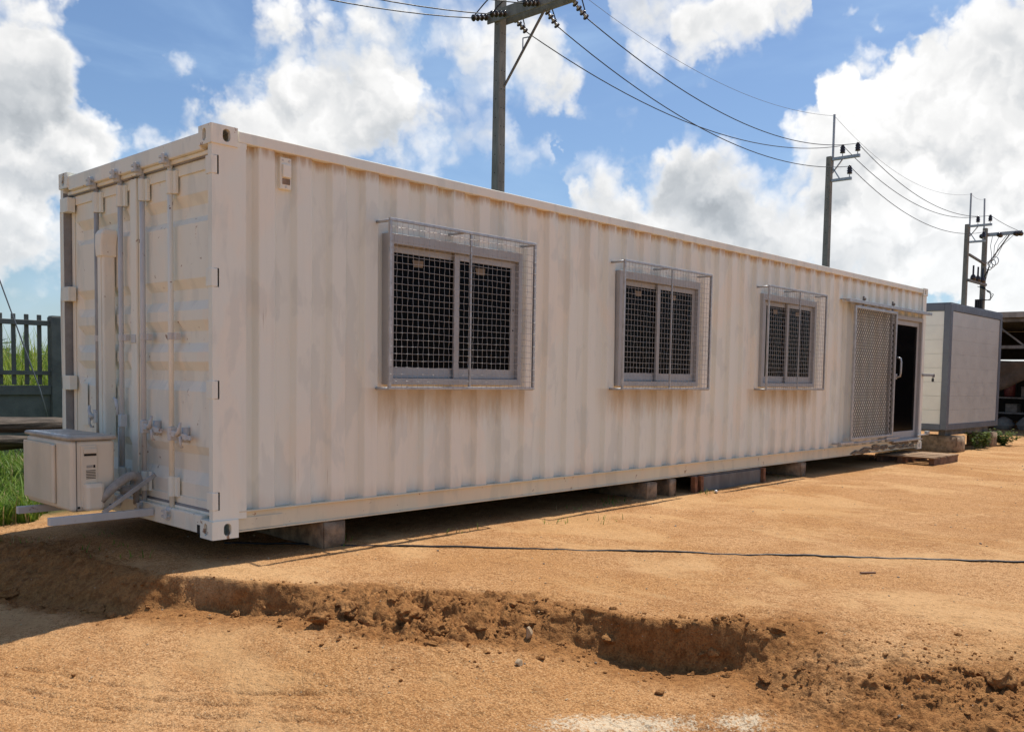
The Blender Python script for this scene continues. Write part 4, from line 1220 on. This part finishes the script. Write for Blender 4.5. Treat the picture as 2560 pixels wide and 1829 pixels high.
# far hedge beyond the field
rr = random.Random(9); mb = MB(); tints = []
for k in range(5200):
    x = rr.uniform(-20, 60); y = 46+rr.gauss(0, 1.5)+.1*x; top = 2.3+.5*math.sin(x*.35)+.35*math.sin(x*1.1+1)+.5*(rr.random()**3)
    z = rr.uniform(-.1, 1)*top
    a = rr.uniform(0, 6.283); s = rr.uniform(.2, .45); t = rr.uniform(-.6, .9)
    d = Vector((math.cos(a), math.sin(a), t)).normalized()*s; e = Vector((-math.sin(a), math.cos(a), rr.uniform(-.5, .5)))*s*.6
    c = Vector((x, y, z)); kk = len(mb.v)
    mb.v += [tuple(c-d), tuple(c+e), tuple(c+d), tuple(c-e)]; mb.f.append((kk, kk+1, kk+2, kk+3)); tints += [rr.random()]*4
o = mb.build('distant_hedge', M_BUSH, kind='stuff'); set_tint(o, tints); tag(o, 'dark green hedge line far beyond the field', 'hedge')

# ------------------------------------------------------------------ concrete fence on the left
FY = 7.5; FX0 = -4.36; BAY = 2.02
fe = empty('concrete_fence', (1.66, FY, -.2), 'grey concrete fence of slats over a low wall at the far left', 'fence')
post = None; slat = None; rail = None; pan = None
for k in range(8):
    x = FX0+k*BAY - 0.05
    if post is None:
        post = MB().box(x, x+.155, FY-.08, FY+.075, -.45, 1.715).build('post', M_FENCE, fe, bevel=.008)
        cap = MB().box(x+.012, x+.143, FY-.068, FY+.063, 1.7155, 1.728).build('post_cap', M_FENCE, post)
        x_first = x
    else:
        c = post.copy(); COL.objects.link(c); c.location.x += x-x_first
        d = cap.copy(); COL.objects.link(d); d.parent = c
    if k == 7: break
    a, b = x+.156, x+BAY-.001
    if rail is None:
        rail = [MB().box(a, b, FY-.030, FY+.025, 1.595, 1.660).build('rail', M_FENCE, fe, bevel=.004), MB().box(a, b, FY-.030, FY+.025, .955, 1.010).build('rail', M_FENCE, fe, bevel=.004),
                MB().box(a, b, FY-.055, FY+.05, .700, .820).build('coping', M_FENCE, fe, bevel=.006), MB().box(a, b, FY-.02, FY+.02, -.40, .6995).build('wall_slab', M_FENCE, fe, bevel=.004)]
        xr = x
    else:
        for q in rail:
            c = q.copy(); COL.objects.link(c); c.location.x += x-xr
    for j in range(12):
        sx = x+.155+.075+j*.151
        if slat is None:
            slat = MB().box(sx, sx+.048, FY+.026, FY+.062, .830, 1.735).build('slat', M_FENCE, fe, bevel=.006); xs0 = sx
        else:
            c = slat.copy(); COL.objects.link(c); c.location.x += sx-xs0
tag(MB().tube([(-.90, 7.12, 7.15), (.25, 7.05, 3.9), (.94, 7.02, 2.1), (1.36, 7.0, .78), (1.48, 7.0, .30)], .008, 6).build('guy_wire', M_LINEG, smooth=True), 'thin slanting guy wire in front of the concrete fence', 'wire')

def timber(x0, x1, y, z, w, h, label, seed, rot=0.0):
    rr = random.Random(seed); mb = MB(); n = 14; m = 8
    for i in range(n+1):
        x = x0+(x1-x0)*i/n; jy = rr.gauss(0, .006); jz = rr.gauss(0, .006)+.012*math.sin(i*.7+seed)
        for j in range(m):
            a = 2*math.pi*(j+.5)/m; c, s = math.cos(a), math.sin(a); q = max(abs(c), abs(s))
            mb.v.append((x+(rr.gauss(0, .02) if i in (0, n) else 0), y+jy+c/q*w/2*(.85+.15*q)+rr.gauss(0, .004)+rot*(x-x0), z+jz+s/q*h/2*(.85+.15*q)+rr.gauss(0, .004)))
    for i in range(n):
        for j in range(m): mb.f.append((i*m+j, i*m+(j+1) % m, i*m+m+(j+1) % m, i*m+m+j))
    mb.f += [tuple(range(m)), tuple(n*m+j for j in range(m))[::-1]]
    tag(mb.build('old_timber', M_WOOD, bevel=.006), label, 'timber', 'old timbers stacked by the fence')


timber(-1.9, 1.55, 4.62, .470, .17, .13, 'thick cracked grey timber on top of the stack by the fence', 1, .01)
timber(-2.2, 1.25, 4.84, .500, .12, .10, 'thinner grey timber behind the topmost timber of the stack', 2, -.01)
timber(-1.6, 1.60, 4.50, .330, .14, .10, 'dark lower timber under the cracked top timber', 3, .0)
timber(-1.7, 1.35, 4.78, .310, .16, .12, 'lower timber at the back of the stack by the fence', 5, .0)
for k, x in enumerate((-1.4, 1.0)):
    rough_block('timber_prop', x-.10, x+.08, 4.4, 4.95, -.27, .262, M_WOOD, ('dark squat timber prop under the left end of the timber stack', 'dark squat timber prop under the right end of the timber stack')[k], 50+k, cat='prop', group='props under the timber stack')
bb = empty('blue_drum', (.12, 5.05, -.22), 'bright blue plastic drum lying behind the timber stack', 'drum')
MB().lathe((-.62, 5.35, .10), (1, 0, 0), [(0, .24), (.03, .27), (.12, .28), (.16, .27), (.40, .285), (.64, .27), (.68, .28), (.77, .27), (.80, .24)], 20).build('drum_body', M_BLUE, bb, smooth=True)
MB().lathe((.182, 5.35, .10), (1, 0, 0), [(0, .05), (.025, .05)], 10).build('drum_bung', M_BLACK, bb)

# ------------------------------------------------------------------ utility poles and lines


def shaft(x, y, z1, w0, w1, root, z0=-.6):
    mb = MB().bar((x, y, z0), (x, y, z1), w0, w0, up=(0, 1, 0), w2=w1, h2=w1)
    sh = mb.build('shaft', M_CONC2, root, bevel=.03)
    mb = MB(); z = 2.6
    while z < z1-.4:
        w = w0+(w1-w0)*(z-z0)/(z1-z0)
        for dx in (-1, 1):
            mb.lathe((x+dx*w*.22, y-w/2-.002, z), (0, 1, 0), [(0, .014), (.01, .014)], 6)
        mb.lathe((x-w/2-.002, y, z+.2), (1, 0, 0), [(0, .014), (.01, .014)], 6)
        z += .42
    mb.build('bolt_holes', M_DARK, sh)
    return sh


def pin_insulator(x, y, z, root):
    MB().tube([(x, y, z-.22), (x, y, z)], .018, 8).build('insulator_pin', M_GALV, root)
    MB().lathe((x, y, z), (0, 0, 1), [(0, .09), (.03, .10), (.05, .075), (.11, .105), (.14, .075), (.20, .095), (.25, .06), (.28, .055), (.31, .03)], 12).build('insulator', M_PORC, root, smooth=True)


def disc_string(a, b, root, n=4):
    a = Vector(a); b = Vector(b); d = (b-a); L_ = d.length; ax = d.normalized()
    st = MB().tube([a, b], .012, 6).build('insulator_string', M_GALV, root)
    for k in range(n):
        p = a+d*((k+.55)/n)
        MB().lathe(p-ax*.045, ax, [(0, .030), (.04, .034), (.052, .045)], 12).build('disc_cap', M_PORCG, st, smooth=True)
        MB().lathe(p, ax, [(0.006, .04), (.016, .070), (.028, .076), (.042, .068), (.050, .035)], 14).build('disc', M_PORC, st, smooth=True)


def wire(name, a, b, sag, r, mat, label, n=26, group=None):
    a = Vector(a); b = Vector(b); pts = []
    for i in range(n+1):
        t = i/n; p = a.lerp(b, t); p.z -= 4*sag*t*(1-t); pts.append(p)
    tag(MB().tube(pts, r, 6).build(name, mat, smooth=True), label, 'power line', group)


WG = 'overhead power lines'
ps = empty('stay_pole', (-.97, 7.15, -.2), 'short concrete pole that holds the slanting guy wire by the fence', 'utility pole')
shaft(-.97, 7.15, 7.5, .22, .17, ps)
MB().box(-1.09, -.85, 7.03, 7.27, 7.08, 7.14).build('pole_band', M_GALV, ps, bevel=.004)
# pole 1: strain pole with wide crossarm
p1 = empty('utility_pole', (12.2, 10, -.2), 'tall concrete power pole with wide crossarm and disc insulator strings, nearest of the poles', 'utility pole', 'concrete power poles')
shaft(12.2, 10.0, 10.2, .275, .205, p1)
MB().box(12.04, 12.075, 7.82, 10.28, 9.15, 9.42).box(12.325, 12.36, 7.82, 10.28, 9.15, 9.42).box(12.0755, 12.3245, 7.86, 7.95, 9.17, 9.40).build('crossarm', M_CONC2, p1, bevel=.01)
MB().bar((12.25, 9.90, 7.72), (12.30, 8.70, 9.18), .042, .042).build('arm_brace', M_STEEL, p1)
MB().bar((12.36, 9.20, 8.72), (12.36, 9.42, 8.74), .02, .02).bar((12.36, 9.42, 8.74), (12.36, 9.42, 8.40), .02, .02).build('brace_clip', M_GALV, p1)
MB().tube([(12.2, 10, 10.2), (12.2, 10, 11.35)], .035, 8).build('mast', M_GALV, p1)
ARM = [(9.72, 9.27), (8.74, 9.22), (7.93, 9.20)]
ENDS = []
for k, (y, z) in enumerate(ARM):
    e = ((12.74, 12.76, 12.82)[k], y-.02, (9.06, 8.95, 8.96)[k])
    disc_string((12.36, y, z), e, p1); ENDS.append(e)
LE = []
for k, (y, z) in enumerate(((10.22, 9.30), (9.62, 9.24), (8.60, 9.22))):
    e = (11.55, y+.02, z-.16); disc_string((12.04, y, z), e, p1); LE.append(e)
# jumper loops
for k in range(3):
    a = Vector(LE[k]); b = Vector(ENDS[k]); pts = []
    for i in range(15):
        t = i/14; p = a.lerp(b, t); p.z += .75*math.sin(math.pi*t); p.y -= .25*math.sin(math.pi*t); pts.append(p)
    tag(MB().tube(pts, .014, 6).build('jumper_wire', M_LINE, p1, smooth=True))

# pole 2 and 3: pin insulators on offset arms


def pin_pole(x, y, ztop, label, loc):
    p = empty('utility_pole', loc, label, 'utility pole', 'concrete power poles')
    shaft(x, y, ztop, .27, .205, p)
    MB().tube([(x+.10, y-.08, ztop-.6), (x+.10, y-.08, ztop+1.55)], .045, 8).build('mast', M_GALV, p)
    MB().box(x-.05, x+.05, y-1.17, y-.11, ztop-.17, ztop-.06).build('upper_arm', M_GALV, p, bevel=.004)
    MB().box(x-.05, x+.05, y-.88, y-.11, ztop-.95, ztop-.85).build('lower_arm', M_GALV, p, bevel=.004)
    MB().bar((x, y-.13, ztop-.62), (x, y-.50, ztop-.17), .04, .04).build('arm_brace', M_GALV, p)
    MB().bar((x, y-.13, ztop-.42), (x, y-.42, ztop-.86), .04, .04).build('arm_brace', M_GALV, p)
    for (dy, z) in ((-1.08, ztop-.04), (-.50, ztop-.04), (-.80, ztop-.83)): pin_insulator(x, y+dy, z+.10, p)
    return p


Z2, Z3 = 9.40, 9.06
pin_pole(29.4, 10, Z2, 'concrete power pole with three pin insulators on side arms, middle of the row', (29.4, 10, -.2))
p3 = pin_pole(45.2, 10.03, Z3, 'left pole of the far twin power poles behind the cabin', (45.2, 10.03, -.2))
MB().bar((45.36, 9.95, 7.57), (47.97, 9.95, 7.35), .10, .10).build('tie_beam', M_STEEL, p3)
MB().box(45.1, 48.0, 9.80, 9.92, 6.20, 6.32).build('equipment_beam', M_STEEL, p3)
for k in range(3):
    MB().lathe((45.9+k*.75, 9.86, 6.321), (0, 0, 1), [(0, .13), (.10, .15), (.22, .12), (.30, .05), (.75, .045)], 10).build('surge_arrester', M_PORC, p3, smooth=True)
p4 = empty('utility_pole', (48.1, 10.04, -.2), 'right pole of the far twin power poles with a long side arm', 'utility pole', 'concrete power poles')
shaft(48.1, 10.04, 9.25, .28, .22, p4)
MB().tube([(48.1, 10.10, 8.8), (48.1, 10.15, 10.8)], .045, 8).build('mast', M_GALV, p4)
MB().box(48.2, 48.32, 8.28, 10.25, 8.82, 9.0).build('side_arm', M_GALV, p4, bevel=.005)
MB().bar((48.26, 9.9, 7.35), (48.26, 8.88, 8.84), .05, .05).build('arm_brace', M_STEEL, p4)
for yy in (8.36, 8.55, 9.35, 10.22):
    MB().lathe((48.05, yy, 8.85), (1, 0, 0), [(0, .08), (.06, .13), (.14, .08), (.20, .13), (.28, .08), (.36, .12), (.42, .06)], 10).build('strain_insulator', M_PORC, p4, smooth=True)
rr = random.Random(3)
for k in range(3):
    z = 7.25+.12*k
    pts = [(48.02, 9.75-.14*k+.18*math.cos(a), z+.22*math.sin(a)) for a in np.linspace(0, 6.283, 14)]
    MB().tube(pts, .022, 6).build('fuse_cutout', M_GALV, p4, smooth=True)
for k in range(4):
    MB().lathe((47.75, 9.95+.10*k, 5.0), (0, 0, 1), [(0, .05), (.5, .05)], 8).build('cable_head', M_BLACK, p4)
    MB().tube([(47.9, 9.95+.1*k, 6.2), (47.95, 9.75-.05*k, 5.9), (48.0, 9.45+.05*k, 5.75-.1*k), (47.9, 9.6+.06*k, 5.45), (47.75, 9.95+.10*k, 5.48)], .018, 6).build('loop_cable', M_LINE, p4, smooth=True)
    MB().tube([(48.2, 9.7-.35*k, 8.8), (48.1, 9.75-.2*k, 8.3), (48.05, 9.65-.1*k, 7.8), (48.05, 9.7, 7.4), (47.9, 9.85+.05*k, 6.5)], .014, 6).build('drop_cable', M_LINE, p4, smooth=True)

pins2 = [(29.4, 8.92, Z2+.33), (29.4, 9.50, Z2+.33), (29.4, 9.20, Z2-.46)]
pins3 = [(45.2, 8.95, Z3+.33), (45.2, 9.53, Z3+.33), (45.2, 9.23, Z3-.46)]
wire('power_line', ENDS[2], pins2[0], .92, .0125, M_LINE, 'black power line from the right insulator string to the outer pin of the middle pole', group=WG)
wire('power_line', ENDS[1], pins2[2], .95, .0125, M_LINE, 'black power line from the middle insulator string to the lower pin of the middle pole', group=WG)
wire('power_line', ENDS[0], pins2[1], .95, .0125, M_LINE, 'black power line from the left insulator string to the inner pin of the middle pole', group=WG)
wire('earth_wire', (12.2, 10, 11.3), (29.5, 9.92, Z2+1.5), .95, .006, M_LINEG, 'thin grey earth wire from the near pole to the mast of the middle pole', group=WG)
for k, nm in enumerate(('outer', 'inner', 'lower')):
    wire('power_line', pins2[k], pins3[k], .85, .0125, M_LINE, 'black power line from the %s pin of the middle pole to the far twin poles' % nm, group=WG)
wire('earth_wire', (29.5, 9.92, Z2+1.5), (45.3, 9.95, Z3+1.5), .9, .006, M_LINEG, 'thin grey earth wire between the masts of the middle and far poles', group=WG)
wire('earth_wire', (45.3, 9.95, Z3+1.5), (48.1, 10.15, 10.78), .12, .006, M_LINEG, 'short thin earth wire between the two far twin masts', group=WG)
wire('power_line', pins3[0], (48.25, 8.5, 9.02), .05, .012, M_LINE, 'short black line from the far pole pin to the end of the side arm', group=WG)
for k, nm in enumerate(('lowest', 'second', 'third')):
    wire('power_line', LE[k], (-6.0, LE[k][1], 9.0+.1*k), 1.12, .0125, M_LINE, '%s of the black power lines leaving the near pole to the left' % nm, group=WG)

# ------------------------------------------------------------------ open shed on the right
sh = empty('open_shed', (25, 1, -.16), 'dark open-sided metal shed at the right edge behind the cabin', 'shed')
SX = 22.0
MB().box(SX, 31, -6, 5.0, 2.86, 2.90).build('roof_sheet', M_SHEDROOF, sh)
MB().box(SX-.03, SX+.05, -6, 5.0, 2.76, 2.905).build('fascia', M_SHEDROOF, sh, bevel=.004)
MB().box(SX+.1, SX+.18, -6, 5.0, 1.98, 2.06).box(SX+.1, SX+.18, -6, 5.0, 2.66, 2.74).build('truss_chord', M_STEEL, sh)
for k in range(10):
    y = -5.5+k*1.1
    MB().bar((SX+.14, y, 2.05), (SX+.14, y+.8, 2.68), .04, .04).build('truss_web', M_STEEL, sh)
for yy in (-5.6, -.6, 4.6):
    for xx in (SX+.14, 30.5):
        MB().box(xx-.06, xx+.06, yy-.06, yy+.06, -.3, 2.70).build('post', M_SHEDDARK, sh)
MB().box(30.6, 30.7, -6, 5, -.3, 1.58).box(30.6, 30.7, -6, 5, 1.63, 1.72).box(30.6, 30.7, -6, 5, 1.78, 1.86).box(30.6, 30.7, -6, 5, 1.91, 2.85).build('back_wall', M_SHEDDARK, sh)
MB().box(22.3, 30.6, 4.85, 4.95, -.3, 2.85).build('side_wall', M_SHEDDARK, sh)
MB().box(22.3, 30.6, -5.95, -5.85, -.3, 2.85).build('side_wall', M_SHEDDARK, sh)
rk = empty('storage_rack', (24.5, 1.0, -.16), 'dark storage rack with two shelves inside the open shed', 'rack')
for z in (.26, .68):
    MB().box(24.0, 24.7, -.5, 2.3, z, z+.04).build('shelf', M_STEEL, rk)
for yy in (-.45, .9, 2.25):
    MB().box(24.02, 24.07, yy-.025, yy+.025, -.2, .6795).build('leg', M_STEEL, rk)


def sack(x, y, z, sx, sy, sz, label, seed):
    rr = random.Random(seed); bm = bmesh.new(); bmesh.ops.create_icosphere(bm, subdivisions=3, radius=1)
    for v in bm.verts:
        p = v.co; n = 1+.10*math.sin(p.x*4+seed)*math.cos(p.y*5)+.05*math.sin(p.z*9+seed)
        zz = max(p.z, -.75)
        v.co = (p.x*sx*n*(1-.28*max(zz, 0)), p.y*sy*n*(1-.28*max(zz, 0)), (zz+.75)/1.75*sz)
    me = bpy.data.meshes.new('sack'); bm.to_mesh(me); bm.free(); me.shade_smooth(); me.materials.append(M_SACK)
    o = bpy.data.objects.new('stuffed_sack', me); link(o); o.location = (x, y, z); tag(o, label, 'sack', 'sacks in the shed')


sack(23.75, 1.30, gz(23.75, 1.3)-.02, .28, .32, .42, 'pale stuffed sack on the shed floor under the shelf', 1)
sack(23.8, 1.95, gz(23.8, 1.95)-.02, .26, .28, .36, 'smaller brown stuffed sack next to the cabin side of the shed', 2)
sack(23.75, .55, gz(23.75, .55)-.02, .30, .34, .44, 'pale stuffed sack at the very edge of the picture', 3)
rd = empty('red_drum', (23.6, 1.72, .72), 'dull red plastic canister standing on the shed rack', 'canister')
MB().lathe((24.3, 1.98, .7205), (0, 0, 1), [(0, .13), (.02, .15), (.42, .15), (.46, .12), (.50, .05), (.54, .05)], 14).build('canister_body', M_RED, rd, smooth=True)
MB().lathe((24.3, 1.98, 1.262), (0, 0, 1), [(0, .045), (.03, .045)], 10).build('canister_cap', M_BLACK, rd)
mb = MB(); n = 14; m = 8
for i in range(n+1):
    for j in range(m+1):
        y = 2.15-i*.19; z = 1.70-.10*(i/n)-(j/m)*(.62+.18*math.sin(i*.9)); mb.v.append((22.7+.05*math.sin(i*1.9)+.03*math.sin(j*1.3+i), y+.05*(j/m)*math.sin(i), z))
for i in range(n):
    for j in range(m): mb.f.append((i*(m+1)+j, i*(m+1)+j+1, (i+1)*(m+1)+j+1, (i+1)*(m+1)+j))
tp = mb.build('hanging_tarp', M_TARP, smooth=True); md = tp.modifiers.new('thickness', 'SOLIDIFY'); md.thickness = .006
tag(tp, 'dark brown tarpaulin hanging inside the open shed', 'tarp')

for k, (x, y, z, a, b, h, m, lab) in enumerate(((24.15, 1.35, .7205, .40, .30, .26, M_STEEL, 'dark metal box standing on the shed rack beside the canister'), (24.15, .75, .3005, .45, .36, .24, M_TARP, 'brown carton on the lower shelf of the shed rack'), (24.2, 1.75, .3005, .38, .30, .20, M_SACK, 'grey carton on the lower shelf at the cabin end of the rack'))):
    bx_ = empty('storage_box', (x+a/2, y+b/2, z), lab, 'box', 'boxes on the shed rack')
    MB().box(x, x+a, y, y+b, z, z+h).build('box_body', m, bx_, bevel=.008)
    MB().box(x-.006, x+a+.006, y-.006, y+b+.006, z+h+.001, z+h+.03).build('box_lid', m, bx_, bevel=.005)

# ------------------------------------------------------------------ clods, stones, crumbs


def clod_mesh(name, seed, mat, sub=4, rough=.22):
    rr = random.Random(seed); bm = bmesh.new(); bmesh.ops.create_icosphere(bm, subdivisions=sub, radius=1)
    dirs = [(Vector((rr.gauss(0, 1), rr.gauss(0, 1), rr.gauss(0, 1))).normalized(), rr.uniform(.45, .85)) for _ in range(9)]
    co = np.array([v.co[:] for v in bm.verts]); o_ = seed*3.7
    n = np.zeros(len(co)); a = 1.0; f = 1.6
    for k in range(5):
        n += a*(perlin(co[:, 0]*f+o_, co[:, 1]*f+co[:, 2]*f*.7)+perlin(co[:, 1]*f-o_, co[:, 2]*f+co[:, 0]*f*.6))*.6; a *= .58; f *= 2.1
    for v, q in zip(bm.verts, n):
        p = v.co.copy()
        for d, c in dirs:
            t = p.dot(d)
            if t > c: p -= d*(t-c)*.9
        v.co = p*(1+rough*float(q)*1.6)
    me = bpy.data.meshes.new(name); bm.to_mesh(me); bm.free(); me.materials.append(mat); me.shade_smooth()
    return me


CM = [clod_mesh('soil_clod', 40+k, M_LUMP, 4, .42) for k in range(5)]; LM = [clod_mesh('soil_lump', 60+k, M_LUMP, 3, .42) for k in range(4)]; SM = clod_mesh('stone', 77, M_STONE, 3, .08)
CL = [  # x, y, rx, ry, rz, mesh, name, label
    (1.396, -4.272, 0.073, 0.059, 0.063, 0, 'soil_clod', 'big angular soil clod at the lower right edge'),
    (1.403, -4.139, 0.039, 0.031, 0.027, 1, 'soil_clod', 'flat soil clod left of the big angular clod'),
    (1.084, -3.307, 0.046, 0.037, 0.021, 2, 'soil_clod', 'single low reddish clod right of the deep cut in the bank'),
    (0.658, -2.989, 0.030, 0.024, 0.015, 3, 'soil_clod', 'small orange clod in front of the deep cut'),
    (0.334, -2.376, 0.027, 0.022, 0.020, 5, 'stone', 'smooth rounded tan stone below the slumped bank'),
    (0.587, -2.202, 0.029, 0.023, 0.042, 5, 'stone', 'pale angular stone stuck in the slumped bank'),
    (0.244, -1.763, 0.034, 0.027, 0.029, 4, 'soil_clod', 'rounded soil clod in the middle of the slump'),
    (0.313, -1.842, 0.055, 0.044, 0.038, 0, 'soil_clod', 'crumbly soil clod right of the rounded one in the slump'),
    (0.148, -1.269, 0.075, 0.060, 0.049, 2, 'soil_clod', 'large crumbly clod at the right end of the shaded bank'),
    (-0.051, -1.260, 0.069, 0.055, 0.043, 3, 'soil_clod', 'dark crumbly clod below the large crumbly one'),
    (-0.169, -0.600, 0.032, 0.026, 0.025, 4, 'soil_clod', 'small clod at the foot of the smooth shaded bank'),
    (-0.638, -0.042, 0.037, 0.030, 0.023, 1, 'soil_clod', 'dark clod in the container shadow at the foot of the bank'),
    (-1.138, -0.835, 0.012, 0.009, 0.010, 3, 'soil_clod', 'tiny dark clod alone on the smooth sand at lower left'),
    (0.265, -1.611, 0.086, 0.069, 0.052, 1, 'soil_clod', 'wide flat clod broken off the middle of the lip'),
    (1.135, -3.807, 0.018, 0.014, 0.013, 4, 'soil_clod', 'small clod on the rough soil left of the flat clod'),
    (-0.862, 0.979, 0.076, 0.061, 0.041, 0, 'soil_clod', 'rounded lump of soil at the left edge in the shadow'),
    (-0.669, 0.163, 0.071, 0.057, 0.033, 2, 'soil_clod', 'low lump in the shadow beside the dark clod'),
]
for (x, y, a, b, c, k, nm, lab) in CL:
    o = bpy.data.objects.new(nm, SM if k == 5 else CM[k]); link(o); o.location = (x, y, gz(x, y)+c*.40); o.scale = (a, b, c); o.rotation_euler = (0, 0, x*7+y*3)
    tag(o, lab, 'clod' if k != 5 else 'stone', 'loose clods on the dug ground')


def crumbs(name, n, fn, mat, lo, hi, label, seed):
    rr = random.Random(seed); mb = MB()
    bm = bmesh.new(); bmesh.ops.create_icosphere(bm, subdivisions=1, radius=1); V = [v.co.copy() for v in bm.verts]; F = [tuple(v.index for v in f.verts) for f in bm.faces]; bm.free()
    pts = []
    while len(pts) < n:
        q = fn(rr)
        if q: pts.append(q)
    a = np.array([(p[0], p[1]) for p in pts]); zz = ground_height(a[:, 0], a[:, 1])
    for p, z in zip(pts, zz):
        s = (lo+(hi-lo)*rr.random()**4)*p[2]; an = rr.uniform(0, 6.28); ca, sa = math.cos(an), math.sin(an); sx, sy, sz = s*rr.uniform(.8, 1.4), s*rr.uniform(.7, 1.1), s*rr.uniform(.5, .9)
        vs = []
        for v in V:
            j = 1+rr.uniform(-.28, .28); x, y = v.x*sx*j, v.y*sy*j
            vs.append((p[0]+x*ca-y*sa, p[1]+x*sa+y*ca, z+sz*.35+v.z*sz*j))
        mb.add(vs, F)
    o = mb.build(name, mat, kind='stuff'); tag(o, label, 'soil'); return o


def f_bank(rr):
    i = rr.randrange(5, len(LIP)-4); t = rr.random(); a, b = LIP[i], LIP[i+1]
    w = a[2]+t*(b[2]-a[2]); q = a[4]+t*(b[4]-a[4])
    if rr.random() > min(1, .25+q*.6): return None
    dx, dy = b[0]-a[0], b[1]-a[1]; l = math.hypot(dx, dy); off = w*.6+rr.gauss(0, .12+w*.3)
    if off < -.10: return None
    return (a[0]+t*dx+dy/l*off, a[1]+t*dy-dx/l*off, 1.0)


def lumps(name, n, fn, lo, hi, label, seed):
    rr = random.Random(seed); mb = MB(); shapes = []
    for k in range(4):
        me = LM[k]; shapes.append(([v.co.copy() for v in me.vertices], [tuple(p.vertices) for p in me.polygons]))
    pts = []
    while len(pts) < n:
        q = fn(rr)
        if q: pts.append(q)
    a = np.array([(p[0], p[1]) for p in pts]); zz = ground_height(a[:, 0], a[:, 1])
    for p, z in zip(pts, zz):
        V, F = shapes[rr.randrange(4)]; r_ = lo+(hi-lo)*rr.random()**2.5; m = Matrix.Rotation(rr.uniform(0, 6.28), 3, 'Z') @ Matrix.Rotation(rr.uniform(-.5, .5), 3, 'X') @ Matrix.Diagonal((r_*rr.uniform(.9, 1.5), r_, r_*rr.uniform(.55, .85)))
        mb.add([(m @ v)+Vector((p[0], p[1], z+r_*.08)) for v in V], F)
    o = mb.build(name, M_LUMP, smooth=True, kind='stuff'); tag(o, label, 'soil')


def f_lump(rr):
    q = f_bank(rr)
    if not q: return None
    if -.42 < q[0] < .12 and rr.random() < .75: return None
    return q


def f_right(rr):
    x = rr.uniform(.9, 3.2); y = rr.uniform(-5.2, -3.1)
    if x-.9 < (-3.2-y)*.15: return None
    return (x, y, 1.0) if float(lip_field(np.array([x]), np.array([y]))[0][0]) > .2+.9*rr.random() else None


def f_yard(rr):
    d = 3+14*rr.random()**1.6; a = YAW+math.radians(rr.uniform(-38, 34))
    return (CAM[0]+d*math.cos(a), CAM[1]+d*math.sin(a), .6+d*.045)


lumps('bank_lumps', 120, f_lump, .010, .045, 'half-buried soil lumps along the slumped part of the dug bank', 22)
lumps('rough_soil_lumps', 110, f_right, .006, .020, 'half-buried soil lumps on the rough ground at lower right', 23)
crumbs('bank_crumbs', 1700, f_bank, M_LUMP, .003, .012, 'loose soil crumbs scattered along the dug bank', 12)
crumbs('rough_soil_crumbs', 2400, f_right, M_LUMP, .0025, .010, 'coarse soil crumbs on the rough ground at lower right', 13)
crumbs('dark_pebbles', 260, f_yard, M_CONC, .003, .013, 'scattered dark pebbles on the sandy yard', 15)
crumbs('yard_grit', 2200, f_yard, M_STONE, .0025, .009, 'scattered grit on the sandy yard', 14)

# litter
tag(MB().bar((2.83, -3.02, gz(2.83, -3.02)+.006), (2.92, -3.08, gz(2.92, -3.08)+.006), .022, .010).build('wood_chip', M_PALLETD, bevel=.002), 'small brown wood chip lying on the sand at right', 'wood chip')
lm = clod_mesh('paper_scrap', 99, M_WHITE, 2, .5)
o = bpy.data.objects.new('paper_scrap', lm); link(o); o.location = (5.62, -.20, gz(5.62, -.20)+.018); o.scale = (.028, .022, .020)
tag(o, 'small crumpled white paper scrap in front of the steel beam', 'litter')

for o in scene.objects:
    if '_w' in o: del o['_w']
